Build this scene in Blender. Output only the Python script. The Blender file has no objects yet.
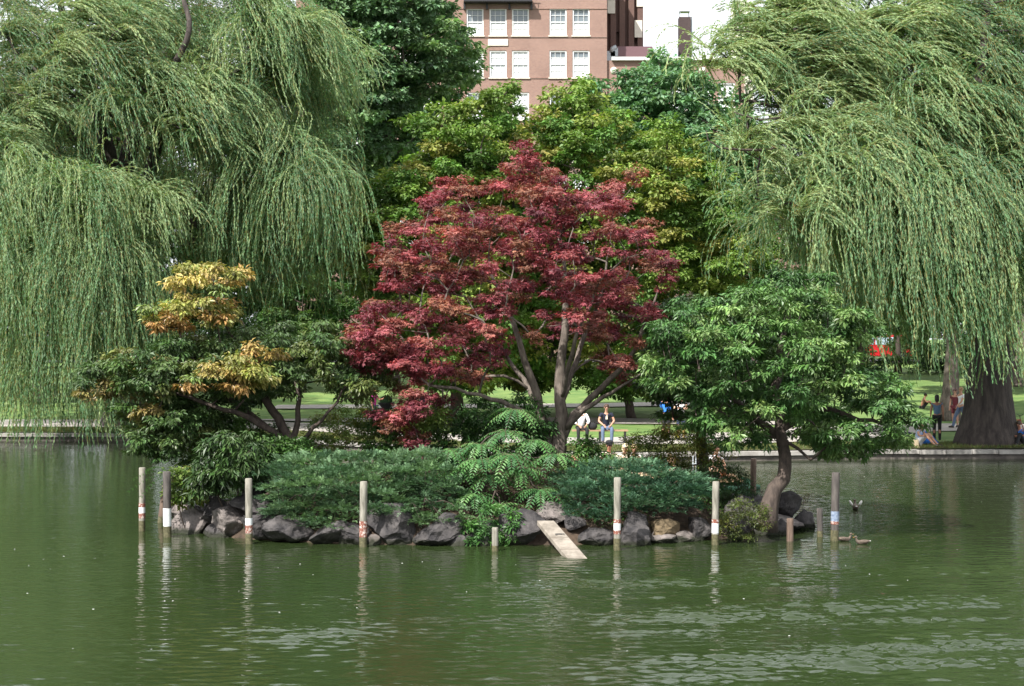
import bpy, bmesh, math, random
import numpy as np
from mathutils import Vector, Matrix
F=1600.0; CX=512.0; YH=338.0; H=4.1
PI=math.pi
scene=bpy.context.scene
COL=scene.collection
RNG=np.random.default_rng(7)
def P(px,py,Y): return np.array([(px-CX)/F*Y, Y, H-(py-YH)/F*Y])
def WX(px,Y): return (px-CX)/F*Y
def WZ(py,Y): return H-(py-YH)/F*Y
def GY(py,z): return F*(H-z)/(py-YH)
def norm(a): return a/np.maximum(np.linalg.norm(a,axis=-1,keepdims=True),1e-9)
def gz(y):
    if y<72: return .3
    if y<130: return .3+(y-72)/58*1.9
    return 2.2
# ---------- object bookkeeping
def tag(o,label=None,cat=None,group=None,kind=None):
    if label: o['label']=label
    if cat: o['category']=cat
    if group: o['group']=group
    if kind: o['kind']=kind
    return o
def empty(name,loc=(0,0,0),rz=0):
    o=bpy.data.objects.new(name,None); COL.objects.link(o)
    o.location=[float(v) for v in loc]; o.rotation_euler=(0,0,rz); o.empty_display_size=.2
    return o
ORG={}
def base(name,loc):            # an Empty at a thing's base whose parts are modelled in world coordinates
    o=empty(name,loc); ORG[o.name]=Vector([float(v) for v in loc]); return o
def settle(o,loc):             # puts a one-mesh thing's origin at its base
    v=Vector([float(c) for c in loc]); o.data.transform(Matrix.Translation(-v)); o.location=v; ORG[o.name]=v; return o
def link(name,me,mat,parent=None):
    o=bpy.data.objects.new(name,me); COL.objects.link(o)
    if mat is not None: me.materials.append(mat)
    if parent is not None:
        o.parent=parent
        if parent.name in ORG:
            me.transform(Matrix.Translation(-ORG[parent.name])); ORG[o.name]=ORG[parent.name]
    return o
def copy_tree(o,parent=None):
    c=o.copy(); COL.objects.link(c); c.parent=parent
    for ch in list(o.children): copy_tree(ch,c)
    return c
def np_mesh(name,V,faces_n,idx,col=None,smooth=False):
    me=bpy.data.meshes.new(name)
    V=np.asarray(V,np.float32); idx=np.asarray(idx,np.int32).ravel()
    nf=len(idx)//faces_n
    me.vertices.add(len(V)); me.vertices.foreach_set('co',V.ravel())
    me.loops.add(len(idx)); me.loops.foreach_set('vertex_index',idx)
    me.polygons.add(nf); me.polygons.foreach_set('loop_start',np.arange(nf,dtype=np.int32)*faces_n)
    me.polygons.foreach_set('use_smooth',np.full(nf,smooth))
    if col is not None:
        a=me.color_attributes.new('Col','FLOAT_COLOR','POINT')
        c=np.ones((len(V),4),np.float32); c[:,:3]=col; a.data.foreach_set('color',c.ravel())
    me.update(calc_edges=True)
    return me
class MB:
    def __init__(s): s.v=[]; s.f=[]; s.sm=[]
    def add(s,vs,fs,smooth=False):
        b=len(s.v); s.v+= [tuple(float(c) for c in v) for v in vs]
        s.f+= [tuple(i+b for i in f) for f in fs]; s.sm+=[smooth]*len(fs)
    def box(s,c,d,rot=None,taper=1.0):
        hx,hy,hz=d[0]/2,d[1]/2,d[2]/2
        vs=[]
        for z in (-1,1):
            t=taper if z>0 else 1
            for x,y in ((-1,-1),(1,-1),(1,1),(-1,1)):
                v=Vector((x*hx*t,y*hy*t,z*hz))
                if rot is not None: v=rot@v
                vs.append((v.x+c[0],v.y+c[1],v.z+c[2]))
        s.add(vs,[(3,2,1,0),(4,5,6,7),(0,1,5,4),(1,2,6,5),(2,3,7,6),(3,0,4,7)])
    def tube(s,pts,rs,n=8,caps=True,smooth=True):
        pts=[np.array(p,float) for p in pts]
        if not hasattr(rs,'__len__'): rs=[rs]*len(pts)
        vs=[];fs=[]
        up=np.array([0.13,0.31,0.94]); prev=None
        for i,p in enumerate(pts):
            t=pts[min(i+1,len(pts)-1)]-pts[max(i-1,0)]; t=t/max(np.linalg.norm(t),1e-9)
            if prev is None:
                a=np.cross(t,up)
                if np.linalg.norm(a)<.2: a=np.cross(t,(1,0,0))
            else: a=prev-t*np.dot(prev,t)
            a=a/max(np.linalg.norm(a),1e-9); prev=a; b=np.cross(t,a)
            for k in range(n):
                an=2*PI*k/n; vs.append(p+rs[i]*(a*math.cos(an)+b*math.sin(an)))
        for i in range(len(pts)-1):
            for k in range(n):
                k2=(k+1)%n; fs.append((i*n+k,i*n+k2,(i+1)*n+k2,(i+1)*n+k))
        if caps:
            fs.append(tuple(range(n-1,-1,-1))); fs.append(tuple((len(pts)-1)*n+k for k in range(n)))
        s.add(vs,fs,smooth)
    def ell(s,c,r,n=10,m=7,rot=None):
        vs=[];fs=[]
        for i in range(m+1):
            th=PI*i/m
            for k in range(n):
                a=2*PI*k/n; v=Vector((r[0]*math.sin(th)*math.cos(a),r[1]*math.sin(th)*math.sin(a),r[2]*math.cos(th)))
                if rot is not None: v=rot@v
                vs.append((v.x+c[0],v.y+c[1],v.z+c[2]))
        for i in range(m):
            for k in range(n):
                k2=(k+1)%n; fs.append((i*n+k,(i+1)*n+k,(i+1)*n+k2,i*n+k2))
        s.add(vs,fs,True)
    def build(s,name,mat,parent=None,bevel=0):
        me=bpy.data.meshes.new(name); me.from_pydata(s.v,[],s.f)
        me.polygons.foreach_set('use_smooth',s.sm); me.validate(); me.update()
        o=link(name,me,mat,parent)
        if bevel:
            m=o.modifiers.new('bevel','BEVEL'); m.width=bevel; m.segments=2; m.limit_method='ANGLE'
        return o
# ---------- materials
def new_mat(name):
    m=bpy.data.materials.new(name); m.use_nodes=True; nt=m.node_tree; nt.nodes.clear()
    out=nt.nodes.new('ShaderNodeOutputMaterial'); return m,nt,out
def pmat(name,col,rough=.6,col2=None,scale=8,spec=.5,bump=0,metal=0,stretch=(1,1,1),detail=6,coord='Object',contrast=(.35,.65)):
    m,nt,out=new_mat(name); N=nt.nodes; L=nt.links
    b=N.new('ShaderNodeBsdfPrincipled'); L.new(b.outputs[0],out.inputs[0])
    b.inputs['Roughness'].default_value=rough; b.inputs['Specular IOR Level'].default_value=spec; b.inputs['Metallic'].default_value=metal
    b.inputs['Base Color'].default_value=(*col,1)
    if col2 is not None or bump:
        tc=N.new('ShaderNodeTexCoord'); mp=N.new('ShaderNodeMapping'); mp.inputs['Scale'].default_value=stretch
        L.new(tc.outputs[coord],mp.inputs[0])
        no=N.new('ShaderNodeTexNoise'); no.inputs['Scale'].default_value=scale; no.inputs['Detail'].default_value=detail; no.inputs['Roughness'].default_value=.65
        L.new(mp.outputs[0],no.inputs['Vector'])
        if col2 is not None:
            cr=N.new('ShaderNodeValToRGB'); cr.color_ramp.elements[0].position=contrast[0]; cr.color_ramp.elements[1].position=contrast[1]
            cr.color_ramp.elements[0].color=(*col,1); cr.color_ramp.elements[1].color=(*col2,1)
            L.new(no.outputs['Fac'],cr.inputs[0]); L.new(cr.outputs[0],b.inputs['Base Color'])
        if bump:
            bu=N.new('ShaderNodeBump'); bu.inputs['Strength'].default_value=.8; bu.inputs['Distance'].default_value=bump
            L.new(no.outputs['Fac'],bu.inputs['Height']); L.new(bu.outputs[0],b.inputs['Normal'])
    return m
def leaf_mat(name,rough=.5,trans=.28,spec=.4,under=None,tcol=(1.1,1.25,.6)):
    m,nt,out=new_mat(name); N=nt.nodes; L=nt.links
    at=N.new('ShaderNodeAttribute'); at.attribute_name='Col'
    src=at.outputs['Color']
    if under:
        g=N.new('ShaderNodeNewGeometry'); mx=N.new('ShaderNodeMix'); mx.data_type='RGBA'
        mu=N.new('ShaderNodeMath'); mu.operation='MULTIPLY'; mu.inputs[1].default_value=under[3]
        L.new(g.outputs['Backfacing'],mu.inputs[0]); L.new(mu.outputs[0],mx.inputs['Factor'])
        L.new(src,mx.inputs['A']); mx.inputs['B'].default_value=(*under[:3],1); src=mx.outputs['Result']
    b=N.new('ShaderNodeBsdfPrincipled'); b.inputs['Roughness'].default_value=rough; b.inputs['Specular IOR Level'].default_value=spec
    L.new(src,b.inputs['Base Color'])
    t=N.new('ShaderNodeBsdfTranslucent'); vm=N.new('ShaderNodeVectorMath'); vm.operation='MULTIPLY'; vm.inputs[1].default_value=tcol
    L.new(src,vm.inputs[0]); L.new(vm.outputs[0],t.inputs['Color'])
    ms=N.new('ShaderNodeMixShader'); ms.inputs[0].default_value=trans
    L.new(b.outputs[0],ms.inputs[1]); L.new(t.outputs[0],ms.inputs[2]); L.new(ms.outputs[0],out.inputs[0])
    return m
# ---------- foliage
class Bag:
    def __init__(s): s.V=[];s.T=[];s.C=[];s.n=0
    def raw(s,V,T,C):
        s.V.append(V.reshape(-1,3)); s.T.append(T+s.n); s.C.append(C.reshape(-1,3)); s.n+=len(V.reshape(-1,3))
    def leaves(s,pos,axis,nrm,L,W,col,fold=.22):
        n=len(pos); axis=norm(axis); side=norm(np.cross(axis,nrm)); nr=np.cross(side,axis)
        L=np.broadcast_to(np.asarray(L,float),(n,))[:,None]; W=np.broadcast_to(np.asarray(W,float),(n,))[:,None]
        mid=pos+axis*L*.45
        V=np.stack([pos,mid-side*W*.5+nr*W*fold,pos+axis*L-nr*L*.06,mid+side*W*.5+nr*W*fold],1)
        base=np.arange(n)[:,None]*4
        T=np.concatenate([base+np.array([0,1,2]),base+np.array([0,2,3])],0)
        s.raw(V,T,np.repeat(col[:,None,:],4,1))
    def stars(s,pos,axis,nrm,L,col):
        axis=norm(axis); side=norm(np.cross(axis,nrm))
        for a,k in ((-.95,.8),(0,1.),(.95,.8)):
            s.leaves(pos,axis*math.cos(a)+side*math.sin(a),nrm,L*k,L*.36,col,.1)
    def build(s,name,mat,parent=None):
        V=np.concatenate(s.V);T=np.concatenate(s.T);C=np.concatenate(s.C)
        return link(name,np_mesh(name,V,3,T,np.clip(C,0,1)),mat,parent)
def rnd_unit(rng,n): return norm(rng.normal(size=(n,3)))
def foliage(bag,rng,C,R,cols,S=12,M=20,L=.1,W=.05,droop=.5,kind='leaf',subr=.33,jit=.25,upb=.25,flat=.55,Lv=.25):
    """C (K,3) clump centres, R (K,3) radii, cols (K,3)"""
    K=len(C); u=rnd_unit(rng,K*S); flip=(u[:,2]<-.1)&(rng.random(K*S)<.75); u[flip,2]*=-1
    Rr=np.repeat(R,S,0); sub=np.repeat(C,S,0)+u*Rr*(rng.random((K*S,1))**.4)*.85
    sc=np.repeat(cols,S,0)*(1+rng.normal(size=(K*S,1))*jit*.6)
    n=K*S*M; v=rnd_unit(rng,n)
    sr=np.repeat(Rr,M,0)*subr; sr[:,:2]=sr[:,:2]; 
    pos=np.repeat(sub,M,0)+v*sr*np.array([1,1,flat])*(rng.random((n,1))**.45)
    uo=np.repeat(u,M,0)
    ax=v*np.array([1,1,.4])+uo*.5*np.array([1,1,.3])+rng.normal(size=(n,3))*.35-np.array([0,0,droop])
    nr=uo*.55+v*.35+np.array([0,0,.8+upb])+rng.normal(size=(n,3))*.35
    col=np.repeat(sc,M,0)*(1+rng.normal(size=(n,1))*jit*.5)
    col*=1+rng.normal(size=(n,3))*.06
    LL=L*(1+rng.normal(size=n)*Lv).clip(.5,1.6)
    if kind=='star': bag.stars(pos,ax,nr,LL,col)
    else: bag.leaves(pos,ax,nr,LL,LL*(W/L),col)
def in_poly(x,z,poly):
    c=np.zeros(len(x),bool); n=len(poly)
    for i in range(n):
        x1,z1=poly[i];x2,z2=poly[(i+1)%n]
        k=((z1>z)!=(z2>z))&(x<(x2-x1)*(z-z1)/((z2-z1)+1e-12)+x1); c^=k
    return c
def dist_poly(x,z,poly):
    d=np.full(len(x),1e9); n=len(poly)
    for i in range(n):
        a=np.array(poly[i]);b=np.array(poly[(i+1)%n]);ab=b-a
        p=np.stack([x,z],1)-a; t=np.clip((p@ab)/(ab@ab+1e-12),0,1)
        d=np.minimum(d,np.linalg.norm(p-t[:,None]*ab,axis=1))
    return d
def silhouette(rng,poly_px,Y,n,T,spacing,inset=.0,front=0):
    poly=[(WX(a,Y),WZ(b,Y)) for a,b in poly_px]
    xs=[p[0] for p in poly];zs=[p[1] for p in poly]
    N=n*60; x=rng.uniform(min(xs),max(xs),N); z=rng.uniform(min(zs),max(zs),N)
    k=in_poly(x,z,poly); x=x[k];z=z[k]; d=dist_poly(x,z,poly); k=d>inset; x=x[k];z=z[k];d=d[k]
    dm=np.percentile(d,97); t=T*np.sqrt(np.clip(1-(1-np.minimum(d/dm,1))**2,0,1))
    r=rng.uniform(-1,1,len(x)); r=np.sign(r)*np.abs(r)**.6
    if front: r=np.where(rng.random(len(x))<front,-np.abs(r),r)
    y=Y+t*r
    pts=np.stack([x,y,z],1); out=[]
    for p in pts:
        if len(out)>=n: break
        if not out or np.min(np.linalg.norm((np.array(out)-p)/np.array([1,1,.7]),axis=1))>spacing: out.append(p)
    return np.array(out)
def grow(rng,stems,targets,tip=.012,bend=.12,step=.35,pw=2.3,jit=.02):
    pos=[];par=[];rf=[]
    for st in stems:
        pts=[np.array(p,float) for p in st['p']]; r0,r1=st['r']
        first=-1
        if pos: 
            d=np.linalg.norm(np.array(pos)-pts[0],axis=1); first=int(np.argmin(d))
        seg=[np.linalg.norm(pts[i+1]-pts[i]) for i in range(len(pts)-1)]; tot=sum(seg); run=0
        last=first
        for i in range(len(pts)-1):
            m=max(1,int(math.ceil(seg[i]/step)))
            for k in range(m if i<len(pts)-2 else m+1):
                t=k/m; p=pts[i]*(1-t)+pts[i+1]*t
                f=(run+seg[i]*t)/tot
                # smooth corners
                if 0<i and k==0: p=p*.6+.2*(pts[i-1]*.25+pts[i]*.75)+.2*(pts[i+1]*.25+pts[i]*.75)
                r=r0*(1-f)+r1*f
                if st.get('flare') and f<.25: r*=1+st['flare']*(1-f/.25)**2
                pos.append(p+rng.normal(size=3)*jit*(0 if (f==0) else 1)); par.append(last); rf.append(r); last=len(pos)-1
            run+=seg[i]
    if len(targets):
        root=np.array(pos[0]); T=np.array(targets)
        order=np.argsort(np.linalg.norm(T-np.array(pos[len(pos)//2]),axis=1))
        minz=root[2]+.15*(T[:,2].mean()-root[2])
        for i in order:
            t=T[i]; A=np.array(pos); d=np.linalg.norm(A-t,axis=1)
            cost=d*(1+.9*(A[:,2]>t[2]-.05*d))+np.where(A[:,2]<minz,5,0)
            j=int(np.argmin(cost)); a=A[j]; D=np.linalg.norm(t-a); m=max(2,int(math.ceil(D/step)))
            pv=rng.normal(size=3); pv=pv-(t-a)*np.dot(pv,t-a)/max(D*D,1e-6); pv=pv/np.linalg.norm(pv)
            last=j
            for k in range(1,m+1):
                f=k/m; p=a*(1-f)+t*f+math.sin(PI*f)*D*bend*(pv*.7+np.array([0,0,.5]))
                pos.append(p+rng.normal(size=3)*jit*(k<m)); par.append(last); rf.append(tip); last=len(pos)-1
    n=len(pos); acc=np.zeros(n); r=np.zeros(n); ch=[[] for _ in range(n)]
    for i in range(n-1,-1,-1):
        r[i]=max(rf[i],acc[i]**(1/pw) if acc[i]>0 else 0)
        if par[i]>=0: acc[par[i]]+= (tip**pw if not ch[i] else max(acc[i],tip**pw)); ch[par[i]].append(i)
    for i in range(n):
        if par[i]>=0: r[i]=min(r[i],r[par[i]])
    mb=MB(); 
    starts=[(i,None) for i in range(n) if par[i]<0]
    while starts:
        i,pr=starts.pop(); chain=[];rs=[]
        if pr is not None: chain.append(pos[pr]); rs.append(min(r[i]*1.15,r[pr]))
        while True:
            chain.append(pos[i]); rs.append(r[i])
            if not ch[i]: break
            c=sorted(ch[i],key=lambda k:-r[k]); 
            for k in c[1:]: starts.append((k,i))
            i=c[0]
        if len(chain)>1:
            mx=max(rs); mb.tube(chain,rs,n=12 if mx>.2 else (8 if mx>.06 else (5 if mx>.02 else 4)))
    return mb
from mathutils import noise as mnoise
# =================== CAMERA, LIGHT, SKY ===================
cam=bpy.data.cameras.new('camera'); co=bpy.data.objects.new('camera',cam); COL.objects.link(co)
co.location=(0,0,H); co.rotation_euler=(PI/2,0,0)
cam.sensor_width=36; cam.lens=36*F/1024; cam.shift_y=(338-343)/1024.0*1.0
cam.clip_end=4000; cam.clip_start=.1
scene.camera=co
w=bpy.data.worlds.new('World'); scene.world=w; w.use_nodes=True
nt=w.node_tree; nt.nodes.clear()
sky=nt.nodes.new('ShaderNodeTexSky'); sky.sky_type='NISHITA'; sky.sun_disc=False
AZ=math.radians(-142); EL=math.radians(47)    # compass from +Y towards +X
sky.sun_elevation=EL; sky.sun_rotation=AZ; sky.dust_density=4; sky.air_density=1.0; sky.ozone_density=1.0
bg=nt.nodes.new('ShaderNodeBackground'); bg.inputs[1].default_value=.10
wo=nt.nodes.new('ShaderNodeOutputWorld'); N_=nt.nodes; L_=nt.links
tcw=N_.new('ShaderNodeTexCoord'); mpw=N_.new('ShaderNodeMapping'); mpw.inputs['Scale'].default_value=(1,1,2.5); L_.new(tcw.outputs['Generated'],mpw.inputs[0])
nzw=N_.new('ShaderNodeTexNoise'); nzw.inputs['Scale'].default_value=2.2; nzw.inputs['Detail'].default_value=7; L_.new(mpw.outputs[0],nzw.inputs['Vector'])
crw=N_.new('ShaderNodeValToRGB'); crw.color_ramp.elements[0].position=.35; crw.color_ramp.elements[0].color=(.62,.62,.62,1); crw.color_ramp.elements[1].position=.6; L_.new(nzw.outputs['Fac'],crw.inputs[0])
mxw=N_.new('ShaderNodeMix'); mxw.data_type='RGBA'; L_.new(crw.outputs[0],mxw.inputs['Factor']); L_.new(sky.outputs[0],mxw.inputs['A']); mxw.inputs['B'].default_value=(9.4,9.7,10.2,1)
nt.links.new(mxw.outputs['Result'],bg.inputs[0]); nt.links.new(bg.outputs[0],wo.inputs[0])
sl=bpy.data.lights.new('sun','SUN'); sl.energy=5.0; sl.angle=math.radians(.6); sl.color=(1,.965,.91)
so=bpy.data.objects.new('sun',sl); COL.objects.link(so)
sd=Vector((math.sin(AZ)*math.cos(EL),math.cos(AZ)*math.cos(EL),math.sin(EL)))
so.rotation_euler=sd.to_track_quat('Z','Y').to_euler(); so.location=(-30,-40,60)
vs=scene.view_settings; vs.view_transform='Standard'; vs.look='None'; vs.gamma=1; vs.exposure=.7
try: vs.use_curve_mapping=False
except: pass
scene.cycles.max_bounces=6; scene.cycles.diffuse_bounces=3; scene.cycles.glossy_bounces=3; scene.cycles.transmission_bounces=4
scene.cycles.use_denoising=True; scene.cycles.caustics_reflective=False; scene.cycles.caustics_refractive=False

# =================== MATERIALS ===================
BARK=pmat('bark_brown',(.035,.026,.02),.9,(.11,.085,.068),9,bump=.03,stretch=(1,1,.25))
BARKD=pmat('bark_dark',(.035,.026,.022),.9,(.10,.075,.06),10,bump=.02,stretch=(1,1,.3))
BARKG=pmat('bark_grey',(.075,.06,.05),.9,(.21,.175,.145),10,bump=.02,stretch=(1,1,.3))
BARKW=pmat('bark_willow',(.028,.022,.02),.92,(.085,.068,.06),5,bump=.12,stretch=(1,1,.18))
WOODP=pmat('post_wood',(.13,.12,.095),.85,(.33,.31,.26),20,bump=.012,detail=10,stretch=(1,1,.15))
WOODPD=pmat('post_wood_dark_and_shaded',(.05,.043,.04),.85,(.12,.105,.095),14,bump=.006,stretch=(1,1,.15))
WOODBR=pmat('post_wood_red_brown',(.09,.06,.045),.85,(.20,.14,.105),14,bump=.006,stretch=(1,1,.15))
ALGAE=pmat('algae_stained_wood',(.05,.048,.022),.7,(.15,.135,.07),20,bump=.004)
BWHITE=pmat('weathered_white_band',(.62,.64,.66),.6,(.75,.76,.76),30,contrast=(.3,.5))
BRED=pmat('rusty_red_band',(.22,.07,.045),.75,(.62,.55,.50),24,contrast=(.5,.62))
BBLUE=pmat('faded_blue_band',(.12,.16,.26),.7,(.3,.36,.45),24)
ROCK=pmat('boulder_grey',(.024,.022,.024),.85,(.10,.09,.088),3.5,bump=.08,detail=12)
ROCKP=pmat('boulder_pale',(.09,.078,.072),.85,(.25,.215,.20),4,bump=.08,detail=12)
ROCKO=pmat('boulder_ochre',(.09,.065,.035),.85,(.19,.14,.08),4,bump=.03)
def wet(m):      # dark wet and algae stained band along the waterline
    nt=m.node_tree; N=nt.nodes; L=nt.links; b=next(n for n in N if n.type=='BSDF_PRINCIPLED'); src=b.inputs['Base Color'].links[0].from_socket
    g=N.new('ShaderNodeNewGeometry'); s=N.new('ShaderNodeSeparateXYZ'); L.new(g.outputs['Position'],s.inputs[0])
    no=N.new('ShaderNodeTexNoise'); no.inputs['Scale'].default_value=5; L.new(g.outputs['Position'],no.inputs['Vector'])
    ad=N.new('ShaderNodeMath'); ad.operation='MULTIPLY_ADD'; L.new(no.outputs['Fac'],ad.inputs[0]); ad.inputs[1].default_value=-.16; L.new(s.outputs[2],ad.inputs[2])
    mr=N.new('ShaderNodeMapRange'); L.new(ad.outputs[0],mr.inputs[0]); mr.inputs[1].default_value=-.02; mr.inputs[2].default_value=.05; mr.inputs[3].default_value=1; mr.inputs[4].default_value=0
    mx=N.new('ShaderNodeMix'); mx.data_type='RGBA'; L.new(mr.outputs[0],mx.inputs['Factor']); L.new(src,mx.inputs['A']); mx.inputs['B'].default_value=(.018,.020,.010,1); L.new(mx.outputs['Result'],b.inputs['Base Color'])
for m_ in (ROCK,ROCKP,ROCKO): wet(m_)
SOIL=pmat('soil',(.035,.024,.016),.95,(.09,.06,.04),6,bump=.05)
GRASS=pmat('lawn',(.075,.165,.035),.9,(.19,.27,.07),.8,bump=.03,detail=14)
DIRT=pmat('bank_dirt_grass',(.10,.085,.05),.95,(.10,.14,.035),1.6,bump=.03,detail=9)
PATH=pmat('park_path',(.36,.33,.30),.9,(.46,.42,.38),3,bump=.004)
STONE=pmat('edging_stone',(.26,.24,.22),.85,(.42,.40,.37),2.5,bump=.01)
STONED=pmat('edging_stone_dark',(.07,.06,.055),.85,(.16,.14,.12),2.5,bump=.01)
CONC=pmat('ramp_concrete',(.18,.155,.125),.85,(.34,.30,.25),5,bump=.006)
METALD=pmat('dark_metal',(.02,.02,.022),.5,spec=.5)
SKINM=pmat('skin',(.56,.31,.21),.6)
SKINT=pmat('skin_tanned',(.42,.2,.13),.6)
def cloth(n,c): return pmat('cloth_'+n,c,.9,tuple(min(1,x*1.25+.01) for x in c),40)
def water():
    m,nt,out=new_mat('pond_water'); N=nt.nodes; L=nt.links
    b=N.new('ShaderNodeBsdfPrincipled'); L.new(b.outputs[0],out.inputs[0])
    b.inputs['Roughness'].default_value=.02; b.inputs['IOR'].default_value=1.38
    tc=N.new('ShaderNodeTexCoord')
    n0=N.new('ShaderNodeTexNoise'); n0.inputs['Scale'].default_value=.12; n0.inputs['Detail'].default_value=3
    L.new(tc.outputs['Object'],n0.inputs['Vector'])
    cr=N.new('ShaderNodeValToRGB'); cr.color_ramp.elements[0].color=(.016,.029,.009,1); cr.color_ramp.elements[1].color=(.030,.045,.015,1)
    L.new(n0.outputs['Fac'],cr.inputs[0]); L.new(cr.outputs[0],b.inputs['Base Color'])
    def noise(scale,sx,sy,rot,det,rough=.55):
        mp=N.new('ShaderNodeMapping'); mp.inputs['Scale'].default_value=(sx,sy,1); mp.inputs['Rotation'].default_value=(0,0,rot)
        L.new(tc.outputs['Object'],mp.inputs[0]); n=N.new('ShaderNodeTexNoise'); n.inputs['Scale'].default_value=scale
        n.inputs['Detail'].default_value=det; n.inputs['Roughness'].default_value=rough; L.new(mp.outputs[0],n.inputs['Vector']); return n.outputs['Fac']
    def math_(op,a,b_=None,c=None):
        n=N.new('ShaderNodeMath'); n.operation=op
        for i,v in enumerate((a,b_,c)):
            if v is None: continue
            if isinstance(v,(int,float)): n.inputs[i].default_value=v
            else: L.new(v,n.inputs[i])
        return n.outputs[0]
    sep=N.new('ShaderNodeSeparateXYZ'); L.new(tc.outputs['Object'],sep.inputs[0])
    # gust patches: where wind roughens the surface
    mask=None
    for cx,cy,rx,ry,amp in GUSTS:
        dx=math_('MULTIPLY',math_('SUBTRACT',sep.outputs[0],cx),1/rx); dy=math_('MULTIPLY',math_('SUBTRACT',sep.outputs[1],cy),1/ry)
        d=math_('ADD',math_('MULTIPLY',dx,dx),math_('MULTIPLY',dy,dy))
        g=math_('MULTIPLY',math_('POWER',2.718,math_('MULTIPLY',d,-1.)),amp)
        mask=g if mask is None else math_('ADD',mask,g)
    pat=noise(.55,.7,1.6,.15,4); patr=math_('MULTIPLY_ADD',pat,5.,-1.9)
    patc=N.new('ShaderNodeClamp'); L.new(patr,patc.inputs[0])
    gust=math_('MULTIPLY',mask,patc.outputs[0])
    fine=noise(5.5,.75,1.5,.1,3,.5); mid=noise(1.5,.6,1.4,-.15,2); swell=noise(.35,.5,1.2,.2,1)
    amp=math_('MULTIPLY_ADD',gust,WAMP[1],WAMP[0])
    glint=noise(2.7,.6,1.5,.10,1.0,.45); h=math_('ADD',math_('ADD',math_('MULTIPLY',fine,amp),math_('MULTIPLY',glint,math_('MULTIPLY',gust,.0))),math_('ADD',math_('MULTIPLY',mid,WAMP[2]),math_('MULTIPLY',swell,WAMP[3])))
    bu=N.new('ShaderNodeBump'); bu.inputs['Strength'].default_value=1; bu.inputs['Distance'].default_value=1
    L.new(h,bu.inputs['Height']); L.new(bu.outputs[0],b.inputs['Normal'])
    return m
def wp(px,py): Y=GY(py,0); return WX(px,Y),Y
GUSTS=[]
for (px,py,rx,ry,a) in ((960,640,3.6,3.2,1.),(860,655,2.6,3.0,.9),(800,600,2.6,2.6,.55),(650,615,1.6,3.,.55),(660,585,3.,1.5,.6),(320,632,1.3,1.4,.65),(380,605,1.6,1.6,.4),(1010,580,3.,4,.35),(560,590,1.2,2,.4)):
    x,y=wp(px,py); GUSTS.append((x,y,rx,ry,a))
WAMP=(.007,.012,.012,.012); BASE_SLOPE=.06; GUST_SLOPE=.20
WATER=water()
# =================== GROUND AND WATER ===================
BANK=[(-400,95),(-120,76),(-60,68.5),(-26,64.2),(-14,63.4),(-9,61.5),(-4,56.5),(0,53.5),(4,52.8),(8,53.4),(12,54.2),(20,54.4),(27,54.6),(45,57),(120,68),(400,85)]
def bank_y(x):
    for (x0,y0),(x1,y1) in zip(BANK,BANK[1:]):
        if x0<=x<=x1: return y0+(y1-y0)*(x-x0)/(x1-x0)
    return BANK[-1][1] if x>0 else BANK[0][1]
wxs=np.array([-1500,-400,-150,-80,-50,-35]+list(np.arange(-24,24.01,.075))+[35,50,80,150,400,1500])
wys=np.array([-400,-100,-30,0,8]+list(np.arange(11,31,.03))+list(np.arange(31,70,.1))+[75,90,120])
GXX,GYY=np.meshgrid(wxs,wys,indexing='ij'); rw=np.random.default_rng(77); NW=110
gm=np.zeros_like(GXX)
for cx,cy,rx,ry,am in GUSTS: gm+=am*np.exp(-((GXX-cx)/rx)**2-((GYY-cy)/ry)**2)
pt=np.zeros_like(GXX)
for _ in range(10):
    l_=rw.uniform(.5,3.5); an=rw.normal(PI/2,.45); pt+=np.sin((GXX*math.cos(an)*.6+GYY*math.sin(an))*2*PI/l_+rw.uniform(0,6.28))
gm*=np.clip(.5+pt*.3,0,1.35); hh=np.zeros_like(GXX); 
for i in range(NW):
    l_=.09*(4.6**rw.random()); an=rw.normal(PI/2,.62); k_=2*PI/l_; s_=1/math.sqrt(NW/2)
    far=np.where(GYY>31,1. if l_>.3 else 0.,1.)
    hh+=far*(BASE_SLOPE+GUST_SLOPE*gm)*s_/k_*np.sin(k_*(GXX*math.cos(an)+GYY*math.sin(an))+rw.uniform(0,6.28))
inside=(np.abs(GXX)<=24)&(GYY>=11)&(GYY<70); hh*=inside
nX,nY=len(wxs),len(wys); ii=(np.arange(nX-1)[:,None]*nY+np.arange(nY-1)[None]).ravel()
me=np_mesh('water',np.stack([GXX.ravel(),GYY.ravel(),hh.ravel()],1),4,np.stack([ii,ii+nY,ii+nY+1,ii+1],1),smooth=True)
tag(link('water',me,WATER),kind='structure')
xs=sorted(set([-1500,-700,-400,-250,-120]+list(np.arange(-80,81,1.0))+[120,250,400,700,1500]))
prof=[0,.5,1,2,3,4,5,6,8,10,12,15,18,22,26,30,35,40,45,50,55,60,66,72,80,90,110,140,200,350,700,1900]
V=[];rngg=np.random.default_rng(3)
for x in xs:
    b=bank_y(max(-400,min(400,x)))+.3
    for k,p in enumerate(prof):
        y=b+p; V.append((x,y,gz(y)-(.03 if k==0 else 0)+(rngg.normal()*.012 if (0<k<20 and abs(x)<60) else 0)))
n=len(prof); Fq=[]
for i in range(len(xs)-1):
    for k in range(n-1): a=i*n+k; Fq+= [a,a+n,a+n+1,a+1]
tag(link('ground',np_mesh('ground',V,4,Fq,smooth=True),GRASS),kind='structure')
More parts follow.
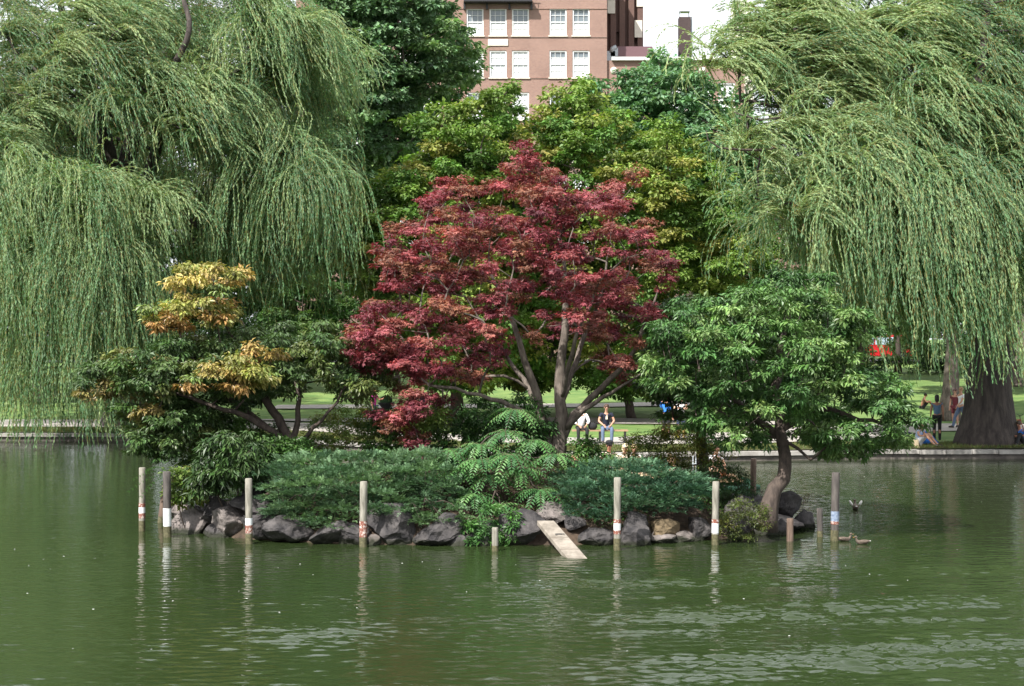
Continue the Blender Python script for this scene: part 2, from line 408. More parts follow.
# worn dirt and grass margin along the bank
def ribbon(name,near,far,mat,dz,m=60,nx=4):
    """draped strip between two polylines"""
    def samp(pl,t):
        x=pl[0][0]+(pl[-1][0]-pl[0][0])*t
        for (x0,y0),(x1,y1) in zip(pl,pl[1:]):
            if x0<=x<=x1+1e-6: 
                f=(x-x0)/(x1-x0); f=f; return x,y0+(y1-y0)*f
        return pl[-1]
    V=[];Fq=[]
    for i in range(m+1):
        a=samp(near,i/m);b=samp(far,i/m)
        for k in range(nx+1):
            f=k/nx; x=a[0]+(b[0]-a[0])*f; y=a[1]+(b[1]-a[1])*f; V.append((x,y,gz(y)+dz))
    for i in range(m):
        for k in range(nx): q=i*(nx+1)+k; Fq+=[q,q+nx+1,q+nx+2,q+1]
    return tag(link(name,np_mesh(name,V,4,Fq,smooth=True),mat),kind='structure')
ribbon('bank_margin',[(x,bank_y(x)+.3) for x in range(-60,61,2)],[(x,bank_y(x)+(2.6 if x<12 else 3.6)+.7*math.sin(x*.7)) for x in range(-60,61,2)],DIRT,.035,120)
ribbon('lakeside_path',[(-60,74),(-24,68.0),(-13,67.2),(-8,64.5),(-3,58.6),(3,56.3),(9,57.2),(13,59.5),(17,64.5),(22,66),(60,74)],
       [(-60,82),(-24,73.0),(-13,73),(-8,70),(-3,63),(3,60.0),(9,64),(13,68.5),(17,70.2),(22,70.4),(60,80)],PATH,.05,120)
ribbon('lawn_path',[(-12,72.8),(-4,70.6),(4,70.2),(12,69.4)],[(-12,73.1),(-4,74.2),(4,74.0),(12,72)],PATH,.056,40)
ribbon('far_path',[(-12,79.5),(4,80.5),(14,83)],[(-12,82),(4,83),(14,86)],PATH,.05,30)
ribbon('street',[(-400,128),(400,128)],[(-400,140),(400,140)],pmat('asphalt',(.05,.05,.052),.9,(.07,.07,.07),5),.03,30)
# stone edging of the pond, one long wall with a coping
mb=MB(); mc=MB()
pl=[(x,bank_y(x)) for x in list(range(-400,-60,20))+list(np.arange(-60,60,.9))+list(range(60,401,20))]
for (x0,y0),(x1,y1) in zip(pl,pl[1:]):
    L_=math.hypot(x1-x0,y1-y0); a=math.atan2(y1-y0,x1-x0); R=Matrix.Rotation(a,3,'Z')
    mx,my=(x0+x1)/2,(y0+y1)/2; j=random.Random(int(x0*10)).uniform(-.01,.01)
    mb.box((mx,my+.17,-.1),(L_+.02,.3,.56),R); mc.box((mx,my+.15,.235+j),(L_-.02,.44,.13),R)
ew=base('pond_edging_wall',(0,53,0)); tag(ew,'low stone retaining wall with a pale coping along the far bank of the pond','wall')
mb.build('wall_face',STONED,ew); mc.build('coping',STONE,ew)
# =================== ISLAND ===================
IC=(-.6,36.1); IRX=6.6; IRY=4.4
def ig(x,y):
    r=(abs((x-IC[0])/IRX)**2.4+abs((y-IC[1])/IRY)**2.4)**(1/2.4)
    if r>=1.12: return -.4
    h=1.25*(1-min(r,1)**2.2)**.8
    h*= 1-.35*max(0,min(1,(x-1.5)/4))
    return h-(r-1)*3.0 if r>1 else h+.03*math.sin(x*3.1)*math.cos(y*2.3)
V=[];Fq=[];nx,ny=90,64
for i in range(nx+1):
    for j in range(ny+1):
        x=IC[0]+(i/nx*2-1)*IRX*1.15; y=IC[1]+(j/ny*2-1)*IRY*1.15; V.append((x,y,ig(x,y)))
for i in range(nx):
    for j in range(ny): a=i*(ny+1)+j; Fq+=[a,a+ny+1,a+ny+2,a+1]
tag(link('island_ground',np_mesh('island_ground',V,4,Fq,smooth=True),SOIL),kind='structure')
# boulders
def boulder(name,c,r,seed,mat,label,group=None,cuts=9):
    rr=random.Random(seed); bm=bmesh.new(); bmesh.ops.create_icosphere(bm,subdivisions=4,radius=1)
    for v in bm.verts:
        q=max(abs(v.co.x),abs(v.co.y),abs(v.co.z)); v.co*=1+.28*(1/q-1)
    for k in range(cuts):
        nv=Vector((rr.gauss(0,1),rr.gauss(0,1),rr.gauss(0,.8))).normalized(); d=rr.uniform(.45,.78)
        for v in bm.verts:
            e=v.co.dot(nv)-d
            if e>0: v.co-=nv*e*.97
    off=Vector((seed*3.1,seed*1.7,seed*.9))
    for v in bm.verts:
        n_=v.co.normalized(); v.co+=n_*(mnoise.fractal(v.co*2.2+off,.9,2.1,4)*.11+mnoise.noise(v.co*9+off)*.018)
        v.co=Vector((v.co.x*r[0],v.co.y*r[1],v.co.z*r[2]))
    bmesh.ops.rotate(bm,verts=bm.verts,cent=(0,0,0),matrix=Matrix.Rotation(rr.uniform(-.25,.25),3,'Y')@Matrix.Rotation(rr.uniform(-.3,.3),3,'Z'))
    me=bpy.data.meshes.new(name); bm.to_mesh(me); bm.free(); me.polygons.foreach_set('use_smooth',[False]*len(me.polygons))
    o=link(name,me,mat); o.location=[float(v) for v in c]; tag(o,label,'boulder',group or 'boulders round the island shore'); return o
def shoreY(x):
    t=abs((x-IC[0])/IRX)
    return IC[1]-IRY*(max(0,1-t**2.4))**(1/2.4)
# px, py centre, half width px, half height px, material, label, depth offset
BL=[(188,528,22,17,'p','pale angular boulder at the left tip of the island beside the white banded post'),
(178,510,13,9,'p','pinkish boulder behind and above the pale one at the left tip'),
(216,513,17,13,'g','dark boulder under the broad leaved shrub at the left end'),
(216,532,12,7,'g','small low boulder at the waterline right of the pale angular boulder'),
(233,525,18,15,'p','light faced pyramid shaped boulder left of the post with the white and red bands'),
(226,537,8,4,'g','little flat stone at the foot of the pyramid shaped boulder'),
(255,506,22,11,'g','squared grey boulder stacked behind the white and red banded post'),
(262,527,22,12,'g','rounded boulder at the waterline behind the white and red banded post'),
(258,487,14,9,'g','brownish upper boulder above the stacked grey one'),
(292,531,24,13,'g','wide boulder below the left end of the juniper'),
(327,535,20,10,'g','low boulder under the middle of the left juniper'),
(357,534,14,12,'g','boulder directly behind the post with a long red band'),
(392,528,25,18,'g','big dark smooth boulder right of the post with a long red band'),
(374,542,10,5,'p','small broken stones at the waterline by the long red band post'),
(436,534,24,14,'g','broad flat boulder left of the short stump'),
(463,540,14,8,'g','small boulder under the feathery sapling left of the short stump'),
(482,535,15,12,'g','dark boulder close behind the short stump'),
(522,530,25,14,'g','dark flat boulder between the short stump and the ramp'),
(550,515,16,9,'p','grey slab lying above the top of the ramp'),
(592,537,17,11,'g','boulder with a pointed top just right of the ramp'),
(576,522,9,7,'g','small stone leaning against the right edge of the ramp'),
(636,532,22,15,'g','large grey boulder right of the tall post by the ramp'),
(664,531,13,8,'o','ochre flat stone lying under the right juniper'),
(658,540,16,6,'p','flat pale stone at the waterline below the ochre stone'),
(686,540,17,6,'p','long low pale stone left of the scribbled post'),
(633,545,7,4,'o','fist sized brown stone at the waterline right of the tall post'),
(735,530,20,13,'g','dark boulder right of the scribbled post under the yellow green shrub'),
(745,512,17,11,'g','rounded boulder left of the leaning trunk'),
(770,533,24,11,'g','dark wet boulder at the foot of the leaning trunk'),
(777,521,22,7,'p','flat slab stone lying on the wet boulder under the leaning trunk'),
(785,506,14,11,'g','upright dark boulder right of the leaning trunk'),
(800,527,14,14,'g','rough boulder at the right tip of the island'),
(700,531,14,9,'g','shaded boulder behind the scribbled post')]
for i,(px,py,hw,hh,mt,lb) in enumerate(BL):
    bt=max(py+hh*.8,522); Y0=shoreY(WX(px,32.2))
    Y=Y0+.12+max(0,(531-py)/32.)*.9
    s=Y/F; z=WZ(py,Y)
    boulder('boulder',(WX(px,Y),Y,z),(hw*s*1.28,hw*s*1.0+.12,hh*s*1.34+.02),i+11,{'g':ROCK,'p':ROCKP,'o':ROCKO}[mt],lb)
# back shore stones, seen past the island's right end and from the side
rr=random.Random(5)
for k in range(26):
    a=rr.uniform(.02,.98)*PI; x=IC[0]+IRX*1.0*math.cos(a); y=IC[1]+IRY*1.0*math.sin(a)
    boulder('boulder',(x,y,.08),(rr.uniform(.25,.5),rr.uniform(.25,.45),rr.uniform(.2,.38)),200+k,ROCK,'dark grey boulder on the far shore of the island','boulders on the back shore')
# =================== POSTS ===================
def post(px,ptop,pbase,wpx,mat,bands,label,lean=(0,0),algae=True,group='mooring posts round the island',Y=None):
    Y=Y or GY(pbase,0); x=WX(px,Y); r=wpx*.5*Y/F; top=WZ(ptop,Y)
    t=base('wooden_post',(x,Y,0)); tag(t,label,'post',group)
    rr=random.Random(px); mb=MB(); m=7
    if lean==(0,0): lean=(rr.uniform(-.018,.018),rr.uniform(-.02,.02))
    ln=lambda z:(x+lean[0]*z,Y+lean[1]*z,z)
    zs=[-.6]+[(-.05+(top+.05)*k/m) for k in range(m+1)]
    mb.tube([ln(z) for z in zs]+[ln(top+.012)],[r*(1+rr.uniform(-.03,.03)) for z in zs]+[r*.82],14); mb.build('shaft',mat,t)
    if algae:
        zt=top*.12+.06; m2=MB(); m2.tube([ln(-.5),ln(zt*.7),ln(zt)],[r*1.02,r*1.02,r*1.005],14,caps=False); m2.build('algae_stain',ALGAE,t)
    for (a,b,mt) in bands:
        za,zb=WZ(b,Y),WZ(a,Y); m3=MB(); m3.tube([ln(za),ln((za+zb)/2),ln(zb)],[r*1.045,r*1.05,r*1.045],14,caps=False); m3.build('painted_band',mt,t)
post(142,468,531,6.5,WOODP,[(503,507,BRED),(507,513,BWHITE),(513,518,BRED)],'thin grey post standing furthest left, clear of the island')
post(161,486,523,7,WOODBR,[],'reddish brown post leaning behind the white banded post at the left tip',lean=(.12,0))
post(167.5,472,537,8,WOODPD,[(508,526,BWHITE)],'dark post with a wide white band at the left tip of the island')
post(249,479,544,7,WOODP,[(518,525,BWHITE),(525,533,BRED)],'grey post with one white and one red band in front of the left boulders')
post(363,482,547,7.5,WOODP,[(521,537,BRED)],'pale grey post with a long worn red band in front of the left juniper')
post(495,528,551,6.5,WOODP,[],'short stump of a post below the feathery sapling')
post(617,478,550,7,WOODP,[(519,523,BRED),(523,530,BWHITE),(530,534,BRED)],'tall pale post just right of the ramp')
post(715,482,545,7,WOODP,[(519,523,BRED),(523,533,BWHITE)],'pale post with scribbled white and red paint in front of the yellow green shrub',lean=(.015,0))
post(790,519,541,7,WOODBR,[],'brown squared stump in front of the rocks at the right tip',algae=False)
post(820,509,537,6,WOODPD,[],'short dark stump in open water right of the island')
post(834.5,473,541,8,WOODPD,[(511,521,BBLUE),(521,524,BRED)],'tall shade-darkened post with a faded blue band right of the island')  # dark wood colour carries the tree's shade on this post
post(753,459,474,6,WOODBR,[],'brown post half hidden behind the bare twigs on the back shore',Y=39.5,algae=False)
# scribbles painted on one post: thin red strokes are left inside the band material
# ramp
a0=P(537,521,31.7);a1=P(554,520,31.7);b0=P(571,559,29.6);b1=P(591,558,29.6)
b0[2]=b1[2]=-.05; a0[2]=a1[2]=(a0[2]+a1[2])/2
mb=MB(); th=.09
top=[a0,a1,b1,b0]; bot=[p-np.array([0,.02,th]) for p in top]
mb.add(top+bot,[(0,3,2,1),(4,5,6,7),(0,4,7,3),(1,2,6,5),(0,1,5,4),(3,7,6,2)])
t=base('ramp',((a0+a1)/2)); tag(t,'pale concrete duck ramp slanting from the island rocks into the water','ramp')
mb.build('slab',CONC,t,bevel=.008)
c=(a0*.62+a1*.0+b1*.38)+np.array([.06,0,.02]); m2=MB()
m2.tube([c+np.array([.09*math.cos(a),.05*math.sin(a),.012]) for a in np.linspace(0,5.2,12)],.008,5); m2.build('rope_loop',METALD,t)
JM=pmat('ramp_joint',(.18,.15,.12),.9)
for f in (.42,.7):
    m3=MB()
    l=a0*(1-f)+b0*f; r=a1*(1-f)+b1*f; n_=np.array([0,.0,.006]); d=(b0-a0)/np.linalg.norm(b0-a0)*.012
    m3.add([l+n_,r+n_,r+n_+d,l+n_+d,l-n_,r-n_,r-n_+d,l-n_+d],[(0,3,2,1),(0,1,5,4),(3,7,6,2)]); m3.build('joint',JM,t)
# =================== TREES ===================
def tree(name,label,cat,basep,stems,clumps,R,cols,bark,lmat,seed,fol,group=None,tip=.012,bend=.12,crown='crown',sub=None):
    rng=np.random.default_rng(seed)
    t=base(name,basep); tag(t,label,cat,group)
    grow(rng,stems,clumps if sub is None else sub,tip,bend).build('trunk',bark,t)
    b=Bag(); foliage(b,rng,clumps,R,cols,**fol); b.build(crown,lmat,t)
    return t
def pal(rng,n,cols,wts=None):
    i=rng.choice(len(cols),n,p=wts); return np.array(cols)[i]*(1+rng.normal(size=(n,1))*.12)
# ---- red maple
LM_RED=leaf_mat('red_maple_leaves',.5,.28,.4,tcol=(1.5,.7,.7))
rng=np.random.default_rng(21); Yr=36.0
poly=[(540,140),(513,152),(500,172),(470,184),(445,180),(420,200),(388,212),(372,262),(380,290),(362,318),(342,345),(352,366),(372,376),(400,372),(372,420),(380,444),(412,450),(438,432),(452,410),(470,398),(500,380),(530,376),(560,380),(600,385),(640,388),(662,350),(652,300),(686,262),(688,244),(660,232),(640,205),(642,168),(624,163),(600,180),(585,196),(566,180),(552,162)]
C=silhouette(rng,poly,Yr,330,2.9,.36,.10)
# thin out low centre so the limbs show
px=C[:,0]/C[:,1]*F+CX; py=YH+(H-C[:,2])/C[:,1]*F
low=(py>300)&(px>500)&(px<650)&(rng.random(len(C))<.45)|((py>345)&(px>500)&(px<600))
C=C[~low]
C=np.concatenate([C,silhouette(rng,[(395,395),(372,425),(380,448),(412,455),(445,440),(458,415),(430,395)],Yr-1.4,9,.9,.3,.02),silhouette(rng,[(345,338),(350,368),(400,378),(440,370),(420,330),(370,322)],Yr-.8,22,1.,.28,.02)])
R=np.stack([rng.uniform(.26,.46,len(C)),rng.uniform(.28,.5,len(C)),rng.uniform(.16,.30,len(C))],1)
cols=pal(rng,len(C),[(.25,.066,.078),(.32,.095,.10),(.20,.05,.066),(.29,.11,.09),(.18,.045,.052),(.22,.10,.06)])
g0=np.array([WX(556,Yr),Yr,ig(WX(556,Yr),Yr)-.05])
def S(pts,r0,r1,Y,dy=None,**k): 
    return dict(p=[np.array(P(a,b,Y+(dy[i] if dy else 0))) for i,(a,b) in enumerate(pts)],r=(r0,r1),**k)
stems=[dict(p=[g0]+[P(a,b,Yr) for a,b in ((557,455),(560,430),(560,400),(562,350),(566,300),(560,240))],r=(.17,.028),flare=.6),
 dict(p=[g0+np.array([-.12,-.05,0])]+[P(a,b,Yr-.1*k) for k,(a,b) in enumerate(((547,440),(540,412),(533,385),(522,350),(508,310),(490,270)))],r=(.13,.028),flare=.6),
 dict(p=[P(562,440,Yr),P(572,415,Yr+.1),P(590,398,Yr),P(612,378,Yr-.2),P(635,350,Yr-.5),P(655,300,Yr-.6)],r=(.10,.025)),
 dict(p=[P(566,428,Yr),P(585,408,Yr-.3),P(612,391,Yr-.5),P(640,374,Yr-.6)],r=(.075,.02)),
 dict(p=[P(552,430,Yr),P(535,400,Yr+.5),P(510,360,Yr+1),P(480,320,Yr+1.2)],r=(.09,.02)),
 dict(p=[P(548,440,Yr),P(520,410,Yr-.6),P(480,395,Yr-1.1),P(430,385,Yr-1.4)],r=(.08,.02)),
 dict(p=[P(562,400,Yr),P(580,350,Yr+.6),P(600,300,Yr+.9),P(610,250,Yr+.9)],r=(.08,.02)),
 dict(p=[P(560,400,Yr),P(575,340,Yr-1),P(600,280,Yr-1.3)],r=(.07,.02))]
tree('red_maple_tree','crimson leaved japanese maple spreading over the middle of the island','tree',g0,stems,C,R,cols,BARKG,LM_RED,22,
     dict(S=11,M=21,L=.074,droop=.5,kind='star',subr=.40,flat=.7,jit=.33),tip=.009,bend=.16)
# ---- right island tree, dark glossy drooping leaves
LM_DG=leaf_mat('dark_glossy_leaves',.42,.2,.45)
rng=np.random.default_rng(31); Yg=34.0
poly=[(790,262),(765,275),(745,290),(715,300),(690,300),(655,310),(640,335),(640,360),(655,395),(690,400),(690,440),(720,458),(755,445),(795,442),(812,458),(850,460),(875,455),(893,448),(915,432),(912,415),(898,405),(898,380),(870,370),(872,335),(860,300),(830,278)]
C=silhouette(rng,poly,Yg,215,2.5,.38,.10,front=.2)
R=np.stack([rng.uniform(.28,.48,len(C)),rng.uniform(.28,.48,len(C)),rng.uniform(.18,.30,len(C))],1)
cols=pal(rng,len(C),[(.085,.18,.05),(.12,.23,.065),(.065,.145,.042),(.16,.26,.08)])
Yb=32.9; g0=np.array([WX(766,Yb),Yb,.15])
stems=[dict(p=[g0]+[P(a,b,Yb+d) for a,b,d in ((768,500,0),(783,478,.2),(786,458,.4),(781,435,.6),(775,400,.9),(780,350,1.1),(790,310,1.2))],r=(.18,.04),flare=.45),
 dict(p=[P(781,438,Yb+.6),P(740,405,Yb+1),P(700,370,Yb+1.4)],r=(.09,.03)),
 dict(p=[P(780,430,Yb+.6),P(820,405,Yb+.6),P(860,420,Yb+.5),P(895,425,Yb+.6)],r=(.09,.03)),
 dict(p=[P(783,440,Yb+.6),P(800,448,Yb+.2),P(808,462,Yb-.1),P(835,440,Yb-.3)],r=(.04,.02))]
tree('dogwood_tree','dark green glossy leaved tree with a crooked trunk at the right end of the island','tree',g0,stems,C,R,cols,BARKD,LM_DG,32,
     dict(S=13,M=26,L=.115,W=.045,droop=.6,subr=.38,flat=.7,jit=.3),tip=.009,bend=.14)
# darker tree behind it to the left
rng=np.random.default_rng(35); Yh=37.6
poly=[(700,290),(660,300),(640,330),(632,380),(650,410),(670,425),(690,415),(710,425),(745,420),(750,330)]
C=silhouette(rng,poly,Yh,70,1.5,.4,.12)
R=np.stack([rng.uniform(.34,.55,len(C))]*2+[rng.uniform(.18,.26,len(C))],1)
cols=pal(rng,len(C),[(.045,.095,.028),(.06,.115,.03),(.038,.08,.024)])
g0=np.array([WX(703,Yh),Yh,ig(WX(703,Yh),Yh)-.05])
tree('evergreen_tree','darker small tree behind the crooked one, its brown trunk rising from the back shore','tree',g0,
     [dict(p=[g0,P(702,445,Yh),P(700,400,Yh),P(698,340,Yh)],r=(.17,.04),flare=.3)],C,R,cols,BARK,LM_DG,36,
     dict(S=12,M=20,L=.11,W=.05,droop=.6,subr=.38,flat=.5),tip=.01)
# ---- left island tree with patches turning orange
LM_MX=leaf_mat('turning_leaves',.42,.25,.45)
rng=np.random.default_rng(41); Yl=35.5
def part(poly,n,T,Y,cols,w=None,sp=.35,inset=.1):
    C=silhouette(rng,poly,Y,n,T,sp,inset); return C,pal(rng,len(C),cols,w)
OR=[(.42,.30,.10),(.36,.22,.08),(.40,.33,.11),(.28,.28,.08),(.16,.22,.06)]
GR=[(.075,.13,.042),(.095,.15,.05),(.055,.105,.032),(.13,.165,.05)]
GM=[(.085,.15,.04),(.18,.20,.06),(.25,.20,.07),(.07,.13,.035)]
sets=[part([(205,252),(178,262),(150,280),(142,300),(150,325),(165,338),(190,330),(220,330),(240,312),(232,290),(246,275),(240,266),(222,268)],28,.75,35.2,OR,sp=.28,inset=.06),
 part([(255,345),(230,350),(205,362),(190,380),(192,392),(225,394),(265,385),(286,372),(282,350)],24,.6,34.3,OR,sp=.25,inset=.05),
 part([(230,335),(200,338),(150,345),(110,352),(85,375),(82,392),(110,395),(128,410),(130,440),(150,455),(175,462),(190,480),(200,470),(205,440),(225,415),(200,400),(240,400),(262,395),(240,350)],95,1.7,35.6,GR,sp=.3),
 part([(150,340),(230,322),(290,318),(330,350),(330,395),(280,402),(240,415),(170,415),(145,380)],60,1.5,36.2,GR,sp=.3),
 part([(150,400),(215,405),(215,440),(205,470),(165,462),(140,440)],26,.9,35.2,GR,sp=.28),
 part([(130,345),(95,360),(80,395),(95,402),(125,395),(160,400),(170,380),(160,360)],18,1.0,35.,GM,sp=.35),
 part([(120,400),(140,430),(165,420),(175,400),(150,388)],8,.5,34.8,GM,sp=.3),
 part([(275,325),(290,318),(330,322),(362,330),(385,345),(392,370),(388,395),(345,405),(330,385),(290,390),(262,350)],48,1.6,35.8,GR+[(.11,.15,.04)],sp=.36)]
C=np.concatenate([s[0] for s in sets]); cols=np.concatenate([s[1] for s in sets])
R=np.stack([rng.uniform(.26,.45,len(C)),rng.uniform(.26,.45,len(C)),rng.uniform(.15,.25,len(C))],1)
g0=np.array([WX(297,Yl),Yl,ig(WX(297,Yl),Yl)-.05])
K=P(290,440,Yl)
stems=[dict(p=[g0,P(294,452,Yl),K,P(278,418,Yl+.2),P(262,395,Yl+.5),P(255,350,Yl+.8),P(240,320,Yl+.6)],r=(.15,.03),flare=.4),
 dict(p=[P(292,446,Yl),P(262,425,Yl-.3),P(235,412,Yl-.5),P(200,402,Yl-.6),P(170,390,Yl-.4)],r=(.085,.03)),
 dict(p=[P(290,442,Yl),P(250,414,Yl+.3),P(225,395,Yl+.8),P(190,370,Yl+1)],r=(.075,.03)),
 dict(p=[P(291,445,Yl),P(297,420,Yl+.1),P(300,395,Yl+.3),P(290,360,Yl+.3)],r=(.08,.025)),
 dict(p=[P(292,448,Yl),P(305,438,Yl-.2),P(322,420,Yl-.4),P(335,404,Yl-.5),P(350,380,Yl-.4)],r=(.055,.02)),
 dict(p=[P(290,440,Yl-.1),P(270,438,Yl-.6),P(255,444,Yl-.9),P(240,448,Yl-1)],r=(.035,.015)),
 dict(p=[P(262,395,Yl+.5),P(230,330,Yl),P(215,300,Yl-.3),P(212,265,Yl-.3)],r=(.05,.012))]
tree('turning_tree','low branching tree at the left end of the island with patches of orange leaves','tree',g0,stems,C,R,cols,BARKD,LM_MX,42,
     dict(S=12,M=18,L=.12,W=.05,droop=.65,subr=.4,flat=.7,jit=.28),tip=.008,bend=.12)
# ---- olive maples on the far bank
LM_OL=leaf_mat('olive_maple_leaves',.5,.3,.35)
OL=[(.155,.245,.055),(.25,.32,.08),(.12,.22,.05),(.29,.30,.08),(.19,.28,.065),(.10,.19,.045)]
rng=np.random.default_rng(51)
def big(name,label,Y,trunkpx,poly,n,T,sp,r,colset,bark,lm,seed,fol,zb=None,stem_top=None,group=None,trunk_r=.3,inset=.3,lean=0):
    rng=np.random.default_rng(seed); C=silhouette(rng,poly,Y,n,T,sp,inset,front=.35)
    R=np.stack([rng.uniform(r*.75,r*1.25,len(C)),rng.uniform(r*.75,r*1.25,len(C)),rng.uniform(r*.5,r*.8,len(C))],1)
    cols=pal(rng,len(C),colset)
    # warmer tips on the top side is a real trait of the turning crown: skip, keep one palette
    g0=np.array([WX(trunkpx,Y),Y,gz(Y)-.05]); tp=P(stem_top[0],stem_top[1],Y); mid=g0*.55+tp*.45+np.array([lean,0,0])
    stems=[dict(p=[g0,g0*.8+tp*.2+np.array([lean*.4,0,0]),mid,tp],r=(trunk_r,.06),flare=.4)]
    sub=C[rng.permutation(len(C))[:140]]
    return tree(name,label,'tree',g0,stems,C,R,cols,bark,lm,seed+1,fol,group=group,tip=.03,sub=sub)
polyA=[(566,76),(548,95),(535,115),(520,128),(500,150),(480,200),(470,320),(480,385),(540,400),(610,398),(650,402),(690,385),(730,350),(750,310),(768,290),(772,255),(765,238),(745,225),(738,185),(715,165),(690,140),(655,120),(628,122),(612,108),(592,88)]
big('maple_tree','broad olive green maple behind the red one with a dark trunk on the lawn',74,632,polyA,560,6.5,.9,.85,OL,BARKD,LM_OL,52,
    dict(S=12,M=26,L=.19,W=.13,droop=.35,subr=.36,flat=.7,jit=.25),stem_top=(590,170),trunk_r=.17,lean=-.3)
polyB=[(500,84),(483,96),(468,108),(438,110),(412,118),(402,140),(405,165),(390,175),(366,184),(350,205),(336,225),(338,255),(352,285),(362,310),(390,375),(430,395),(490,395),(530,360),(545,200),(530,120),(515,95)]
big('maple_tree','olive green maple left of and behind the red one, shorter rounded lobes',70,455,polyB,390,5.5,.85,.8,OL,BARKD,LM_OL,54,
    dict(S=12,M=26,L=.19,W=.13,droop=.35,subr=.36,flat=.7,jit=.25),stem_top=(470,170),trunk_r=.26)
# ---- dark linden
LM_LI=leaf_mat('dark_linden_leaves',.5,.2,.35)
polyL=[(298,-60),(330,-90),(400,-80),(435,-40),(452,10),(470,40),(477,70),(474,92),(450,104),(440,118),(430,150),(405,178),(380,205),(345,210),(320,230),(300,200)]
big('linden_tree','tall dark green tree standing against the brick building, right of the left willow',100,392,polyL,360,6.5,1.3,1.2,[(.14,.24,.12),(.18,.29,.14),(.22,.33,.15),(.11,.19,.095)],BARKD,LM_LI,56,
    dict(S=12,M=24,L=.30,W=.22,droop=.3,subr=.36,flat=.55,jit=.28),stem_top=(385,-20),trunk_r=.4,inset=.4)
# ---- blue green tree
LM_BG=leaf_mat('bluish_tree_leaves',.5,.3,.35)
polyG=[(583,60),(597,72),(606,100),(620,72),(648,66),(656,54),(672,62),(700,72),(715,92),(745,108),(768,150),(778,210),(760,260),(700,260),(640,200),(600,150),(580,100)]
big('ash_tree','bluish green tree in front of the low brick wing, above the broad olive maple',94,690,polyG,240,4.5,1.1,1.0,[(.16,.29,.15),(.20,.34,.18),(.13,.25,.125)],BARK,LM_BG,58,
    dict(S=11,M=22,L=.27,W=.2,droop=.3,subr=.36,flat=.7,jit=.2),stem_top=(690,100),trunk_r=.3,inset=.35)
# ---- willows
def willow(name,label,Y,basep,stems,tufts,hem,seed,npt=60,leafL=.135,leafW=.032,wind=1.0):
    """tufts rows: x,y,z, spread, length, windfactor, tone"""
    rng=np.random.default_rng(seed); t=base(name,basep); tag(t,label,'willow tree')
    T=np.array([q[:3] for q in tufts]); grow(rng,stems,T,.03,.14,step=.5).build('trunk',BARKW,t)
    G_=npt//6; npt=G_*6; ng=len(tufts)*G_; n=ng*6; gr=lambda v: np.repeat(v,6,0)
    Q=np.repeat(np.array(tufts),npt,0); p=Q[:,:3]+gr(rng.normal(size=(ng,3)))*Q[:,3:4]*np.array([.42,.42,.16])+rng.normal(size=(n,3))*.07
    az=gr(rng.random(ng)*2*PI)+rng.normal(size=n)*.15; el=gr(rng.uniform(.1,1.1,ng))+rng.normal(size=n)*.1; wv=Q[:,5]*wind
    d=norm(np.stack([np.cos(az)*np.cos(el)+wv*1.3,np.sin(az)*np.cos(el),np.sin(el)*.9],1))
    Lr=Q[:,4]*gr(rng.uniform(.6,1.1,ng))*rng.uniform(.75,1.08,n); ds=.13; steps=int(Q[:,4].max()*1.15/ds)
    tuftw=np.repeat(rng.normal(size=(len(tufts),1))*.10,npt,0)[:,0]
    term=norm(np.stack([wv*.85+tuftw+gr(rng.normal(size=ng))*.09+rng.normal(size=n)*.02,gr(rng.normal(size=ng))*.09+rng.normal(size=n)*.02,-np.ones(n)],1))
    tone=np.repeat(np.array([q[6] for q in tufts]),npt)
    G=np.array([(.115,.26,.11)]); Ylw=np.array([(.40,.50,.23)]); DK=np.array([(.035,.105,.05)])
    mixy=np.clip(gr(rng.normal(size=ng))*.2+rng.normal(size=n)*.1+tone,0,1)[:,None]; scol=np.where(mixy>.5,G*(1-(mixy-.5)*2)+Ylw*(mixy-.5)*2,DK*(1-mixy*2)+G*mixy*2)  # tone puts crown shade into leaf colour: inner tufts darker, front tufts paler
    scol=scol*(1+rng.normal(size=(n,1))*.12); tw=(rng.random(n)<.12)
    b=Bag(); hz=hem(p[:,0])+gr(rng.uniform(-.6,.9,ng))+rng.uniform(-.15,.25,n); ph=gr(rng.random(ng))*6.28
    stV=[];prev=p.copy()
    for s in range(steps):
        f=(s*ds); k=np.clip(.055+.03*s/6,0,.2)
        d=norm(d*(1-k)+term*k+np.stack([np.sin(ph+s*.35)*.045+rng.normal(size=n)*.03,np.cos(ph*1.7+s*.3)*.045+rng.normal(size=n)*.03,np.zeros(n)],1))
        p=p+d*ds; alive=(f<Lr)&((p[:,2]>hz)|(s<6))&(p[:,2]>.08)
        a=np.nonzero(alive)[0]
        if len(a)==0: break
        for rep in range(3):
            if rep==2: a=a[tone[a]>.42]
            if rep==1: a=a[(tone[a]>.3)|(rng.random(len(a))<.6)]
            if len(a)==0: break
            side=rng.normal(size=(len(a),3)); ax=norm(d[a]*1.0+norm(side)*.38+np.array([0,0,-.18]))
            L=leafL*rng.uniform(.7,1.25,len(a)); nr=rng.normal(size=(len(a),3))+np.array([0,-.3,.5])
            b.leaves(p[a]-d[a]*rng.random((len(a),1))*ds,ax,nr,L,L*(leafW/leafL),scol[a]*(1+rng.normal(size=(len(a),1))*.1),.1)
        if s%3==2:
            q=np.nonzero(alive&(s>=2))[0]
            seg=p[q]-prev[q]; nr=rng.normal(size=(len(q),3))
            b.leaves(prev[q],seg,nr,np.linalg.norm(seg,axis=1)*1.05,.016,np.tile(np.array([[.30,.22,.07]]),(len(q),1)),.1); prev=p.copy()
    b.build('hanging_foliage',LM_W,t)
    return t
LM_W=leaf_mat('willow_leaves',.5,.38,.4,under=(.24,.33,.20,.4))
